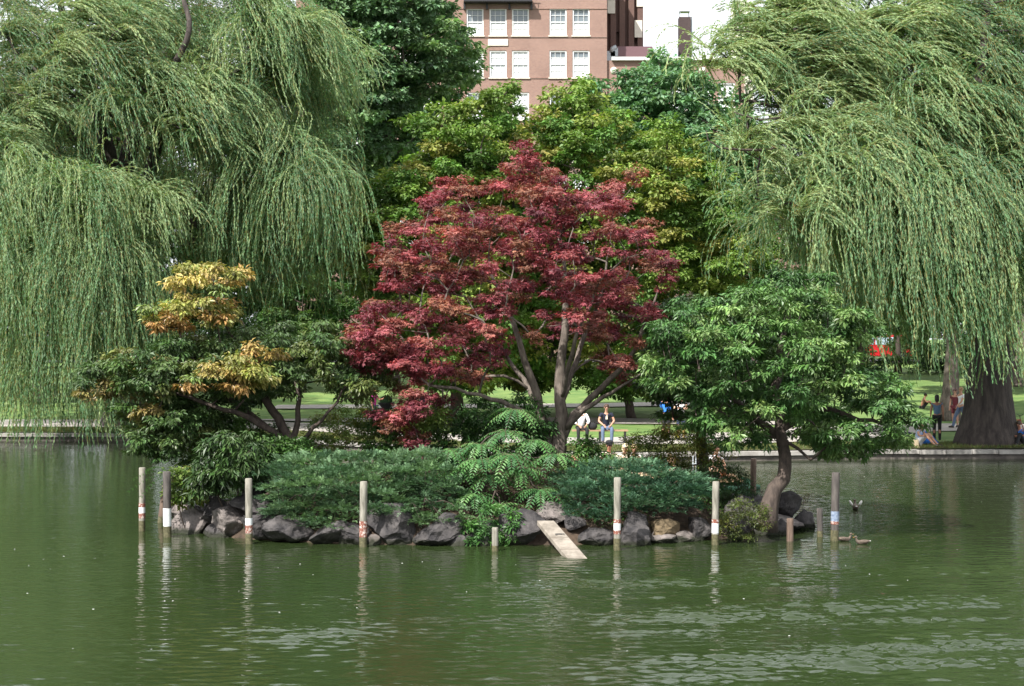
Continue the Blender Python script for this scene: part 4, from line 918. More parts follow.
# =================== BUILDINGS ===================
BRICK,ntb,ob=new_mat('brick_wall')
def brickmat(name,c1,c2,mor):
    m,nt,out=new_mat(name); N=nt.nodes; L=nt.links; b=N.new('ShaderNodeBsdfPrincipled'); b.inputs['Roughness'].default_value=.9; L.new(b.outputs[0],out.inputs[0])
    tc=N.new('ShaderNodeTexCoord'); mp=N.new('ShaderNodeMapping'); mp.inputs['Rotation'].default_value=(PI/2,0,0); L.new(tc.outputs['Object'],mp.inputs[0])
    br=N.new('ShaderNodeTexBrick'); br.inputs['Scale'].default_value=3.2; br.inputs['Mortar Size'].default_value=.03; br.inputs['Color1'].default_value=(*c1,1); br.inputs['Color2'].default_value=(*c2,1); br.inputs['Mortar'].default_value=(*mor,1)
    L.new(mp.outputs[0],br.inputs['Vector']); no=N.new('ShaderNodeTexNoise'); no.inputs['Scale'].default_value=.35; no.inputs['Detail'].default_value=8; L.new(tc.outputs['Object'],no.inputs['Vector'])
    mx=N.new('ShaderNodeMix'); mx.data_type='RGBA'; mx.blend_type='MULTIPLY'; mx.inputs['Factor'].default_value=.5; L.new(br.outputs['Color'],mx.inputs['A'])
    cr=N.new('ShaderNodeValToRGB'); cr.color_ramp.elements[0].position=.3; cr.color_ramp.elements[0].color=(.6,.58,.58,1); cr.color_ramp.elements[1].position=.7; L.new(no.outputs['Fac'],cr.inputs[0]); L.new(cr.outputs[0],mx.inputs['B'])
    L.new(mx.outputs['Result'],b.inputs['Base Color']); return m
bpy.data.materials.remove(BRICK)
BRICK=brickmat('brick_wall',(.31,.165,.125),(.23,.115,.09),(.40,.33,.28)); BRICKD=brickmat('shaded_brick',(.15,.075,.06),(.11,.055,.045),(.17,.13,.11))  # second brick is a darker copy, the tall block's shadow in its colour
WHITEP=pmat('white_paint',(.78,.78,.76),.5); BLIND=pmat('window_blind',(.74,.75,.76),.8,(.66,.68,.70),2); STONEL=pmat('limestone',(.62,.58,.5),.85,(.7,.66,.58),4)
GLASS=pmat('window_glass',(.16,.19,.21),.08,spec=.8); ROOFM=pmat('flat_roof',(.12,.11,.11),.9); PURP=pmat('parapet_metal',(.14,.075,.085),.6); HVAC=pmat('galvanised_metal',(.33,.36,.38),.45,(.42,.45,.47),6,metal=.3)
def facade(parent,X0,X1,Y,Z0,Z1,depth,wins,mat,reveal=.35):
    """front wall at Y with real openings, plus side, back and roof faces"""
    xs=sorted(set([X0,X1]+[round(a,4) for w_ in wins for a in (w_[0],w_[1])])); zs=sorted(set([Z0,Z1]+[round(a,4) for w_ in wins for a in (w_[2],w_[3])]))
    mb=MB()
    for i in range(len(xs)-1):
        for j in range(len(zs)-1):
            cx,cz=(xs[i]+xs[i+1])/2,(zs[j]+zs[j+1])/2
            if any(w_[0]<cx<w_[1] and w_[2]<cz<w_[3] for w_ in wins): continue
            mb.add([(xs[i],Y,zs[j]),(xs[i+1],Y,zs[j]),(xs[i+1],Y,zs[j+1]),(xs[i],Y,zs[j+1])],[(0,1,2,3)])
    for a,b_,c,d in [w_[:4] for w_ in wins]:
        f=[(a,Y,c),(b_,Y,c),(b_,Y,d),(a,Y,d)]; g=[(p[0],Y+reveal,p[2]) for p in f]; mb.add(f+g,[(0,1,5,4),(1,2,6,5),(2,3,7,6),(3,0,4,7),(4,5,6,7)])
    B=Y+depth; q=[(X0,Y,Z0),(X1,Y,Z0),(X1,B,Z0),(X0,B,Z0),(X0,Y,Z1),(X1,Y,Z1),(X1,B,Z1),(X0,B,Z1)]
    mb.add(q,[(1,2,6,5),(2,3,7,6),(3,0,4,7)]); mb.add(q[4:],[(0,1,2,3)])
    mb.build('wall',mat,parent)
def window(parent,a,b_,c,d,Y,blind=1.0,bars=True):
    f=MB(); w_=.13; y=Y+.12; H_=d-c; W_=b_-a; cx,cz=(a+b_)/2,(c+d)/2
    for (x,z,ww,hh) in ((a+w_/2,cz,w_,H_),(b_-w_/2,cz,w_,H_),(cx,c+w_/2,W_-2*w_,w_),(cx,d-w_/2,W_-2*w_,w_),(cx,cz,W_-2*w_,.09)): f.box((x,y,z),(ww,.1,hh))
    if bars:
        for k in (1,2): f.box((a+W_*k/3,y+.012,cz),(.035,.04,H_-.2))
        for k in (.25,.75): f.box((cx,y+.02,c+H_*k),(W_-.2,.03,.035))
    fr=f.build('window',WHITEP,parent)
    s=MB(); s.box((cx,Y-.03,c-.06),(W_+.2,.2,.12)); s.build('sill',STONEL,fr)
    g=MB(); g.box((cx,y+.1,cz),(W_-.1,.02,H_-.1)); g.build('pane',GLASS if blind<1 else BLIND,fr)
    if 0<blind<1:
        zz=c+H_*blind/2; q=MB(); q.box((cx,y+.07,zz+.0),(W_-.2,.02,H_*blind-.1)); q.build('blind',BLIND,fr)
YB=150.; BX=lambda px:WX(px,YB); BZ=lambda py:WZ(py,YB)
t=base('brick_building',(BX(500),YB,2.2)); tag(t,'tall red brick building with rows of white windows rising above the trees','building')
cols_=[331,354,377,408,431,475,498,520.5,558,581]; wins=[]; rr=random.Random(9)
for r,py in enumerate([-20,22,64,106,148,190,232]):
    for cpx in cols_: wins.append((BX(cpx)-.80,BX(cpx)+.80,BZ(py)-1.27,BZ(py)+1.27,r,cpx))
facade(t,BX(296),BX(607),YB,2.1,BZ(-48),8,wins,BRICK)
for a,b_,c,d,r,cpx in wins:
    if cpx<450 and r in(0,): pass
    bl={1:.52,2:1.0 if cpx<550 else .75}.get(r,rr.choice([1.,.6,.8])); window(t,a,b_,c,d,YB,bl,cpx>400 and r<4)
m=MB(); m.box((BX(498),YB-.55,BZ(1.8)),(BX(532)-BX(464),1.1,.35)); bal=m.build('balcony',METALD,t)
m=MB(); 
for k in range(9): m.box((BX(464)+.2+k*(BX(532)-BX(464)-.4)/8,YB-1.03,BZ(1.8)+.7),(.05,.05,1.05))
m.box((BX(498),YB-1.03,BZ(1.8)+1.25),(BX(532)-BX(464),.06,.06)); m.build('railing',METALD,bal)
for px in (464.5,487,509.5,531.5):
    m=MB(); m.box((BX(px),YB-.12,BZ(6)),(.18,.24,.7)); m.build('bracket',METALD,bal)
m=MB(); m.box((BX(498),YB-.04,BZ(42.5)),(BX(508)-BX(488),.1,.62)); m.build('stone_panel',STONEL,t)
for py in (10-1.5,37,78,92+28):
    m=MB(); m.box(((BX(296)+BX(607))/2,YB-.03,BZ(py)),(BX(607)-BX(296),.07,.1)); m.build('brick_course',BRICKD if 0 else BRICK,t)
m=MB(); m.box(((BX(296)+BX(607))/2,YB+3.8,BZ(-49)),(BX(607)-BX(296)+.6,8.6,.5)); m.build('cornice',STONEL,t)
# set-back rear block
YR=158.4; RX=lambda px:WX(px,YR); RZ=lambda py:WZ(py,YR)
t=base('brick_building',(RX(625),YR,2.2)); tag(t,'set back brick block coloured dark for the shadow right of the tall brick building','building')
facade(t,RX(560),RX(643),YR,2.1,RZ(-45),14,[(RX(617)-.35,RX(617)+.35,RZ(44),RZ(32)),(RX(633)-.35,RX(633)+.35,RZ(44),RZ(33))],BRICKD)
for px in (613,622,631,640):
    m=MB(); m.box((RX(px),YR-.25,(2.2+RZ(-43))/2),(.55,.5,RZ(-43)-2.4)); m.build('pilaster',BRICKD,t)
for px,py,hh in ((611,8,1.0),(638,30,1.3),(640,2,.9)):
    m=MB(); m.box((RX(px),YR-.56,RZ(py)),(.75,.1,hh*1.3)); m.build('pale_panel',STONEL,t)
# low wing
YW2=150.; t=base('brick_wing',(BX(660),YW2,2.2)); tag(t,'lower brick wing with a white coping right of the tall building','building')
wn=[(BX(p)-.8,BX(p)+.8,BZ(q)-1.3,BZ(q)+1.3) for p in (631,655,679,703,727) for q in (96,138,180,222)]
facade(t,BX(607)+.01,BX(745),YW2+.3,2.1,BZ(60),8,wn,BRICK)
for w_ in wn: window(t,*w_,YW2+.3,1.0,False)
m=MB(); m.box(((BX(607)+BX(745))/2+.3,YW2+.2,BZ(58.6)),(BX(745)-BX(607)-.3,.6,.3)); m.build('coping',WHITEP,t)
for px in (614,703):
    m=MB(); m.tube([(BX(px),YW2+.32,BZ(70)),(BX(px),YW2+.22,BZ(70))],.33,16); m.build('medallion',STONEL,t)
m=MB(); m.box((BX(637),YW2+4.,BZ(57)+.7),(BX(655)-BX(619),3,1.5)); m.build('parapet_box',PURP,t)
m=MB(); m.box((BX(612),YW2+3,BZ(57)+.5),(.9,1.2,1.0)); m.box((BX(616),YW2+2.8,BZ(57)+.9),(.7,.8,.8)); a=m.build('air_unit',HVAC,t)
m=MB(); m.tube([(BX(613),YW2+2.4,BZ(57)+.9),(BX(613.5),YW2+2.4,BZ(44)),(BX(618),YW2+2.4,BZ(42))],.2,8); m.build('duct',HVAC,a)
# chimney
YC=168.; t=base('chimney_stack',(WX(684,YC),YC,2.2)); tag(t,'slender dark brick chimney against the white sky','chimney')
m=MB(); m.box((WX(684.3,YC),YC,(2.2+WZ(18,YC))/2),(11.5*YC/F,1.2,WZ(18,YC)-2.2)); m.build('shaft',brickmat('chimney_brick',(.07,.045,.045),(.05,.032,.032),(.10,.08,.075)),t)
m=MB()
for sx in (-1,1):
    for sy in (-1,1): m.box((WX(684.3,YC)+sx*.5,YC+sy*.5,WZ(15,YC)),(.06,.06,WZ(12,YC)-WZ(18,YC)))
m.box((WX(684.3,YC),YC,WZ(12,YC)),(1.1,1.1,.08)); m.build('cage_top',HVAC,t)
m=MB(); m.box((WX(691.5,YC),YC,(20+WZ(17,YC))/2),(.16,.3,WZ(17,YC)-20)); m.build('flue_pipe',HVAC,t)
# steeple
YS=250.; t=base('church_steeple',(WX(741,YS),YS,2.2)); tag(t,'pale stone steeple tip at the top edge beside the right willow','steeple')
m=MB(); m.box((WX(741,YS),YS,(2.2+WZ(20,YS))/2),(3.4,3.4,WZ(20,YS)-2.2)); m.build('tower',STONEL,t)
m=MB(); m.box((WX(741,YS),YS,WZ(-45,YS)),(2.8,2.8,WZ(-110,YS)-WZ(20,YS)),taper=.08); m.build('spire',STONEL,t)
# townhouses right
YT=146.; t=base('townhouse_row',(WX(830,YT),YT,2.2)); tag(t,'brick townhouses glimpsed between the bluish tree and the right willow','building')
TX=lambda p:WX(p,YT); TZ=lambda p:WZ(p,YT)
wn=[(TX(p)-.7,TX(p)+.7,TZ(q)-1.1,TZ(q)+1.1) for p in range(765,830,26) for q in (206,246,286)]
facade(t,TX(747),TX(838),YT,2.1,TZ(176),10,wn,BRICK)
for w_ in wn: window(t,*w_,YT,.75,False)
m=MB(); m.box((TX(792.5),YT-.15,TZ(175)),(TX(838)-TX(747),.8,.5)); m.build('cornice',WHITEP,t)
# red vehicle
def car(x,Y,z,label):
    t=base('parked_van',(x,Y,z)); tag(t,label,'van')
    RED=pmat('red_car_paint',(.55,.02,.03),.3); 
    prof=[(-2.4,.35),(-2.4,1.0),(-2.25,1.25),(-1.7,2.0),(-1.4,2.1),(2.2,2.1),(2.35,1.9),(2.4,1.0),(2.4,.35)]
    m=MB(); n=len(prof)
    for s in (-1,1): pass
    vs=[(x+a,Y-.95,z+b_) for a,b_ in prof]+[(x+a,Y+.95,z+b_) for a,b_ in prof]
    m.add(vs,[tuple(range(n)),tuple(range(2*n-1,n-1,-1))]+[((i+1)%n,i,i+n,(i+1)%n+n) for i in range(n)]); m.build('body',RED,t,bevel=.05)
    GP=pmat('car_glass_pale',(.45,.58,.66),.15,spec=.8)
    for a,b_ in ((-1.75,-.7),(-.6,.5),(.6,1.7)):
        g=MB(); g.box((x+(a+b_)/2,Y-.96,z+1.62),(b_-a,.03,.6)); g.build('window',GP,t)
    for a in (-1.5,1.5):
        w_=MB(); w_.tube([(x+a,Y-.98,z+.36),(x+a,Y-.72,z+.36)],.36,18); wh=w_.build('wheel',METALD,t)
        w2=MB(); w2.tube([(x+a,Y-1.0,z+.36),(x+a,Y-.97,z+.36)],.2,14); w2.build('rim',HVAC,wh)
    h=MB(); h.ell((x-2.38,Y-.6,z+.85),(.06,.18,.12)); h.build('headlight',WHITEP,t)
car(WX(880,131),131,2.25,'red van with pale windows parked beyond the shrubbery, glimpsed left of the right willow strands')
# =================== PEOPLE ===================
def skin_mesh(name,V,E,mat,parent=None,root=0,sub=1):
    """V: list of (pos, radius or (rx,ry)); grown into one continuous surface"""
    me=bpy.data.meshes.new(name); me.from_pydata([tuple(float(c) for c in v[0]) for v in V],E,[]); tmp=bpy.data.objects.new(name+'_tmp',me); COL.objects.link(tmp)
    sk=tmp.modifiers.new('s','SKIN'); sk.use_smooth_shade=True; sk.branch_smoothing=.6
    lay=me.skin_vertices[0].data
    for i,v in enumerate(V):
        r=v[1]; lay[i].radius=(r,r) if not isinstance(r,tuple) else r; lay[i].use_root=(i==root)
    if sub: sb=tmp.modifiers.new('b','SUBSURF'); sb.levels=sub; sb.render_levels=sub
    bpy.context.view_layer.update(); dg=bpy.context.evaluated_depsgraph_get()
    m2=bpy.data.meshes.new_from_object(tmp.evaluated_get(dg)); bpy.data.objects.remove(tmp); bpy.data.meshes.remove(me); m2.name=name; m2.materials.clear()
    o=bpy.data.objects.new(name,m2); COL.objects.link(o); m2.materials.append(mat)
    if parent: o.parent=parent
    return o
STAND=dict(pel=(0,0,.95),wai=(0,0,1.10),che=(0,0,1.30),nek=(0,0,1.47),hd0=(0,-.01,1.54),hd1=(0,-.02,1.62),hd2=(0,-.005,1.70),
 shL=(-.175,0,1.41),elL=(-.22,.02,1.13),wrL=(-.23,-.05,.89),shR=(.175,0,1.41),elR=(.22,.02,1.13),wrR=(.23,-.05,.89),
 hiL=(-.09,0,.90),knL=(-.10,-.02,.50),anL=(-.10,.03,.08),toL=(-.11,-.14,.035),hiR=(.09,0,.90),knR=(.10,-.02,.50),anR=(.10,.03,.08),toR=(.11,-.14,.035))
def pose(**k): d=dict(STAND); d.update(k); return d
def shift(d,dx,dy,dz,keys): 
    for k in keys: d[k]=(d[k][0]+dx,d[k][1]+dy,d[k][2]+dz)
    return d
UP=('pel','wai','che','nek','hd0','hd1','hd2','shL','elL','wrL','shR','elR','wrR','hiL','hiR')
def sitpose(seat=.45,lean=.08,hands='knee'):
    d=shift(dict(STAND),0,.0,seat+.10-.95,UP)
    for k,f in (('wai',.1),('che',.4),('nek',.7),('hd0',.85),('hd1',.9),('hd2',.85),('shL',.6),('shR',.6)): d[k]=(d[k][0],d[k][1]-lean*f*1.6,d[k][2])
    for s,k in ((-1,'L'),(1,'R')):
        d['kn'+k]=(s*.16,-.44,seat+.06); d['an'+k]=(s*.15,-.42,.09); d['to'+k]=(s*.17,-.60,.035)
        d['el'+k]=(s*.27,-.14,seat+.30); d['wr'+k]=(s*.13,-.36,seat+.17)
    return d
def groundsit():
    d=shift(dict(STAND),0,0,.12-.95,UP)
    for k,f in (('wai',.1),('che',.5),('nek',.8),('hd0',1.1),('hd1',1.2),('hd2',1.15),('shL',.75),('shR',.75)): d[k]=(d[k][0],d[k][1]-.16*f,d[k][2]-.03*f)
    for s,k in ((-1,'L'),(1,'R')):
        d['kn'+k]=(s*.13,-.38,.45); d['an'+k]=(s*.12,-.68,.09); d['to'+k]=(s*.13,-.84,.035); d['el'+k]=(s*.25,-.18,.38); d['wr'+k]=(s*.09,-.40,.36)
    return d
def person(loc,rz,J,label,shirt,trous,hair,skin=None,scale=1.0,sleeve=.55,shorts=False,hairlong=False,hat=None,glasses=False,shoes=(.03,.025,.02),extra=None,dress=None,group='people round the pond'):
    skin=skin or SKINM; J={k:np.array(v,float) for k,v in J.items()}
    t=empty('person',loc,rz); t.scale=(scale,)*3; tag(t,label[:200],'person',group)
    V=[];ix={}
    def a(n,p,r): ix[n]=len(V); V.append((p,r)); return ix[n]
    E=[]; 
    a('pel',J['pel'],(.13,.10)); a('wai',J['wai'],(.115,.085)); a('che',J['che'],(.135,.10)); a('nek',J['nek'],.055); a('hd0',J['hd0'],(.062,.066)); a('hd1',J['hd1'],(.076,.092)); a('hd2',J['hd2'],(.058,.07))
    E+=[(0,1),(1,2),(2,3),(3,4),(4,5),(5,6)]
    fdir={}
    for s in 'LR':
        a('sh'+s,J['sh'+s],.055); a('el'+s,J['el'+s],.042); a('wr'+s,J['wr'+s],.026)
        E+=[(ix['che'],ix['sh'+s]),(ix['sh'+s],ix['el'+s]),(ix['el'+s],ix['wr'+s])]
        d=norm(J['wr'+s]-J['el'+s]); pm=J['wr'+s]+d*.055; a('pm'+s,pm,(.034,.018)); E.append((ix['wr'+s],ix['pm'+s]))
        sd=norm(np.cross(d,(0,1,.2)) if abs(d[1])<.9 else np.array([1.,0,0])); nn=np.cross(sd,d)
        for q,(off,ln) in enumerate(((-.027,.062),(-.009,.075),(.009,.07),(.027,.052))):
            b0=a(f'f{s}{q}',pm+d*.04+sd*off,.009); b1=a(f'g{s}{q}',pm+d*(.04+ln*.6)+sd*off*1.1+nn*.008,.008); b2=a(f'h{s}{q}',pm+d*(.04+ln*.85)+sd*off*1.1+nn*.022,.0065); E+=[(ix['pm'+s],b0),(b0,b1),(b1,b2)]
        b0=a('t0'+s,J['wr'+s]+d*.03+sd*.036,.010); b1=a('t1'+s,J['wr'+s]+d*.07+sd*.058,.0085); E+=[(ix['wr'+s],b0),(b0,b1)]
        a('hi'+s,J['hi'+s],.085); a('kn'+s,J['kn'+s],.055); a('an'+s,J['an'+s],.036); a('to'+s,J['to'+s],(.04,.028))
        mid=(J['kn'+s]*.65+J['an'+s]*.35)+np.array([0,.02,0]); a('cf'+s,mid,.053)
        E+=[(ix['pel'],ix['hi'+s]),(ix['hi'+s],ix['kn'+s]),(ix['kn'+s],ix['cf'+s]),(ix['cf'+s],ix['an'+s]),(ix['an'+s],ix['to'+s])]
    face=norm(np.cross(J['shR']-J['shL'],J['hd2']-J['nek'])); face=-face if np.dot(face,(0,-1,0))<0 and abs(face[1])>.3 else face
    h=J['hd1']; nb=a('nose',h+face*.098+np.array([0,0,-.012]),.013); E.append((ix['hd1'],nb))
    body=skin_mesh('body',V,E,skin,t)
    # eyes, mouth, ears
    rt=norm(J['shR']-J['shL'])
    for s in (-1,1):
        m=MB(); m.ell(h+face*.083+rt*s*.031+np.array([0,0,.008]),(.012,.010,.009),8,6); m.build('eye',METALD if glasses is False else METALD,t)
        m=MB(); m.ell(h+rt*s*.079+np.array([0,0,-.005]),(.012,.018,.03),8,6); m.build('ear',skin,t)
    m=MB(); m.ell(h+face*.082+np.array([0,0,-.052]),(.022,.008,.007),8,5); m.build('mouth',pmat('lips',(.35,.12,.1),.6),t)
    # shirt
    upa=lambda s,f:J['sh'+s]*(1-f)+J['el'+s]*f if f<=1 else J['el'+s]*(2-f)+J['wr'+s]*(f-1)
    V2=[(J['pel']*1.35-J['wai']*.35,(.150,.120)),(J['wai'],(.138,.108)),(J['che'],(.155,.12)),(J['che']*.25+J['nek']*.75,(.075,.07))]; E2=[(0,1),(1,2),(2,3)]
    for s in 'LR':
        i=len(V2); V2+=[(J['sh'+s],.072),(upa(s,min(1,sleeve)),.062)]; E2+=[(2,i),(i,i+1)]
        if sleeve>1: V2.append((upa(s,sleeve),.045)); E2.append((i+1,i+2))
    skin_mesh('shirt',V2,E2,shirt,t)
    V3=[(J['pel']+np.array([0,0,.03]),(.148,.12))]; E3=[]
    for s in 'LR':
        i=len(V3); V3+=[(J['hi'+s],.104)]; E3.append((0,i))
        if shorts: V3.append((J['hi'+s]*.15+J['kn'+s]*.85,.078)); E3.append((i,i+1))
        else: V3+=[(J['kn'+s],.07),(J['kn'+s]*-.10+J['an'+s]*1.10,.058)]; E3+=[(i,i+1),(i+1,i+2)]
    skin_mesh('shorts' if shorts else 'trousers',V3,E3,trous,t)
    sm=pmat('shoe_leather',shoes,.5)
    for s in 'LR': 
        d=J['to'+s]-J['an'+s]; m=MB(); m.tube([J['an'+s]+np.array([0,.03,-.03]),J['an'+s]*.5+J['to'+s]*.5+np.array([0,0,-.005]),J['to'+s]+norm(d)*.05+np.array([0,0,.005])],[.044,.05,.034],8); m.build('shoe',sm,t)
    hm=pmat('hair',hair,.6,tuple(min(1,c*1.8+.01) for c in hair),60)
    m=MB(); up=norm(J['hd2']-J['hd0']); m.ell(h-face*.022+up*.035,(.088,.10,.088),14,9)
    if hairlong: m.ell(h-face*.06-up*.05,(.088,.065,.13),12,8)
    m.build('hair',hm,t)
    if glasses:
        g=MB()
        for s in (-1,1): g.ell(h+face*.10+rt*s*.035+up*.01,(.030,.010,.022),10,6)
        g.tube([h+face*.104-rt*.03+up*.014,h+face*.104+rt*.03+up*.014],.004,5); g.build('sunglasses',METALD,t)
    if hat:
        g=MB(); c=h+up*.06; g.tube([c,c+up*.05,c+up*.085,c+up*.1],[.105,.102,.075,.03],16)
        if hat[1]=='brim': g.tube([c-up*.002,c+up*.008],[.19,.185],20)
        else: g.ell(c+face*.12+up*.002,(.075,.08,.012),12,5)
        g.build('hat',hat[0],t)
    return t
NAVY=cloth('navy',(.012,.016,.035)); WHT=cloth('white',(.74,.73,.74)); JEAN=cloth('jeans',(.10,.14,.22)); JEAND=cloth('dark_jeans',(.03,.04,.085)); BLK=cloth('black',(.012,.012,.014))
MAG=cloth('magenta',(.45,.03,.25)); BLU=cloth('bright_blue',(.03,.18,.62)); LBL=cloth('light_blue',(.42,.52,.72)); CRM=cloth('cream',(.68,.62,.50)); REDD=cloth('dark_red',(.13,.02,.03)); GRYT=cloth('grey_blue',(.10,.17,.27)); TAN=cloth('tan',(.5,.4,.26)); ORNG=cloth('orange',(.6,.25,.1))
WBENCH=pmat('bench_wood',(.30,.18,.10),.7,(.42,.28,.17),9,stretch=(.2,1,1)); 
# ---- bench with two people
Yk=GY(443,.35); bx=WX(597,Yk)
t=base('park_bench',(bx,Yk,.35)); tag(t,'backless wooden park bench on the lakeside path with two people seated','bench')
m=MB(); 
for k in range(4): m.box((bx+.1,Yk-.18+k*.12,.35+.45),(2.0,.10,.045))
m.build('seat',WBENCH,t)
for dx in (-.75,.0,.9):
    m=MB(); m.box((bx+.1+dx,Yk,.35+.21),(.06,.42,.42)); m.build('leg',METALD,t)
p=person((WX(606,Yk),Yk+.02,.35),.05,sitpose(.47,.12),'person in a dark t-shirt with a pale print and jeans on the bench',NAVY,JEAN,(.05,.025,.015),SKINM,scale=1.03)
m=MB(); m.box((0,-.20,.88),(.07,.03,.10)); m.box((.01,-.205,.95),(.04,.03,.04)); q=m.build('shirt_print',CRM,p)
person((WX(581,Yk),Yk+.02,.35),.1,sitpose(.47,.05),'person in a white shirt and dark trousers on the bench behind the maple stems',WHT,BLK,(.22,.14,.08),scale=1.0,sleeve=1.6)
m=MB(); m.ell((WX(592.5,Yk),Yk-.05,.35+.60),(.17,.12,.14),12,8); bg_=m.build('handbag',BLK); settle(bg_,(WX(592.5,Yk),Yk,.83)); tag(bg_,'black bag lying on the bench between the two people','bag')
m=MB(); m.tube([(WX(592.5,Yk)-.1,Yk-.05,.35+.70),(WX(592.5,Yk),Yk-.05,.35+.84),(WX(592.5,Yk)+.1,Yk-.05,.35+.70)],.012,6); m.build('strap',METALD,bg_)
# ---- passenger boat behind the island
Yq=44.2; t=base('passenger_boat',(WX(640,Yq),Yq,0)); tag(t,'low passenger boat with rows of wooden benches gliding behind the island','boat')
X0,X1=WX(556,Yq),WX(738,Yq)
for dy in (-.75,.75):
    m=MB(); m.tube([(X0-.5,Yq+dy,.06),(X0,Yq+dy,.02),(X1,Yq+dy,.02),(X1+.5,Yq+dy,.06)],[.05,.24,.24,.05],12); m.build('pontoon',pmat('boat_green',(.02,.07,.04),.4),t)
m=MB(); m.box(((X0+X1)/2,Yq,.24),(X1-X0,2.1,.06)); m.build('deck',WBENCH,t)
for k in range(4):
    bx_=X0+.55+k*1.2; m=MB(); m.box((bx_,Yq,.5),(.42,1.9,.04)); s_=m.build('bench_seat',WBENCH,t)
    m=MB()
    for z in (.62,.72,.82): m.box((bx_+.24,Yq,z),(.03,1.9,.06))
    m.build('seat_back',WBENCH,s_)
    for dy in (-.85,.85):
        m=MB(); m.box((bx_+.1,Yq+dy,.385),(.3,.05,.22)); m.build('support',METALD,s_)
m=MB()
for px in (689,691.8,694.6,697.4,700.2): m.tube([(WX(px,Yq),Yq-.98,.27),(WX(px,Yq),Yq-.98,.9)],.012,6)
for z in (.5,.7,.9): m.tube([(WX(688,Yq),Yq-.98,z),(WX(701.5,Yq),Yq-.98,z)],.014,6)
m.build('railing',HVAC,t)
def rider(px,dz,lb,*a,**k): return person((WX(px,Yq-.4),Yq-.4,.05+dz),k.pop('rz',0.2),sitpose(.30,.08),lb,*a,group='passengers on the boat',**k)
rider(584,.0,'boat passenger in a pale brimmed hat seen just over the juniper',TAN,CRM,(.3,.2,.1),SKINM,hat=(CRM,'brim'))
rider(608,.04,'boat passenger in a dark cap with a tanned face bent down',CRM,JEAND,(.03,.02,.015),SKINT,hat=(BLK,'cap'),scale=1.0)
rider(624,.02,'blonde boat passenger wearing dark sunglasses',CRM,JEAN,(.6,.5,.33),SKINM,hairlong=True,glasses=True,scale=.97)
rider(633,.0,'boat passenger in cream right beside the blonde one',CRM,TAN,(.5,.36,.2),SKINM,scale=.96)
rider(573,-.22,'boat passenger with bare tanned shoulders low behind the maple trunk',ORNG,ORNG,(.25,.12,.06),SKINT,scale=.9)
rider(714,.02,'boat passenger in a white top with bare arms at the right end of the boat',WHT,ORNG,(.06,.03,.02),SKINM,rz=.6,shorts=True,scale=.95)
# ---- walkers and standing people
Ya=GY(441,.33)
p=person((WX(667,Ya),Ya+.3,.35),2.6,pose(elR=(.26,-.1,1.2),wrR=(.12,-.3,1.2)),'person in a bright blue top standing behind the yellow flowered shrub',BLU,BLK,(.10,.05,.03),sleeve=1.5)
person((WX(681,Ya),Ya,.35),-.3,pose(elL=(-.24,-.1,1.2),wrL=(-.08,-.3,1.22),elR=(.24,-.1,1.2),wrR=(.08,-.3,1.22)),'person in a white top and dark blue shorts beside the one in bright blue',WHT,JEAND,(.05,.03,.02),shorts=True,scale=.97)
Yw=GY(440,.36); person((WX(937,Yw),Yw,.34),2.9,pose(),'dark haired person in a blue vest and black trousers standing with the back turned',GRYT,BLK,(.012,.01,.01),SKINT,hairlong=True,sleeve=.3,scale=.97)
Yp=GY(429,.34); person((WX(961,Yp),Yp,.34),-1.2,pose(hiL=(-.08,0,.88),knL=(-.1,-.22,.52),anL=(-.1,-.32,.12),toL=(-.1,-.48,.1),knR=(.1,.1,.5),anR=(.1,.38,.14),toR=(.1,.24,.04),elL=(-.24,.15,1.15),wrL=(-.24,.0,.95),elR=(.24,-.15,1.15),wrR=(.22,-.3,1.0)),'person in a white top and blue jeans striding beside the willow trunk',WHT,JEAN,(.3,.18,.1),scale=1.0)
person((WX(956.5,Yp+1),Yp+1.2,.36),-.6,pose(),'person in dark red walking beside the one in jeans',REDD,REDD,(.05,.02,.02),SKINM,shorts=True,scale=.93)
Yg_=55.6
person((WX(917,Yg_),Yg_,.35),.9,groundsit(),'person in light blue and white shorts sitting on the bank with knees drawn up',LBL,WHT,(.08,.05,.04),SKINM,shorts=True)
person((WX(1021,55.8),55.8,.35),-.7,groundsit(),'person in a bright blue t-shirt sitting on the bank at the right edge',BLU,BLK,(.05,.03,.02),SKINT)
person((WX(374,66.5),66.5,.35),1.2,pose(elR=(.25,-.12,1.2),wrR=(.12,-.32,1.25)),'person in a magenta top standing left of the magenta flowers',MAG,JEAND,(.03,.02,.015),SKINT,scale=.98)
person((WX(423,66),66,.35),.2,pose(),'person in a dark top glimpsed through the lowest red branches',NAVY,JEAND,(.12,.07,.04),SKINM)
person((WX(922,80),80,gz(80)),1.5,groundsit(),'sunbather sitting far off on the lawn beyond the standing person',SKINT,BLK,(.02,.015,.01),SKINT,shorts=True,scale=.9)
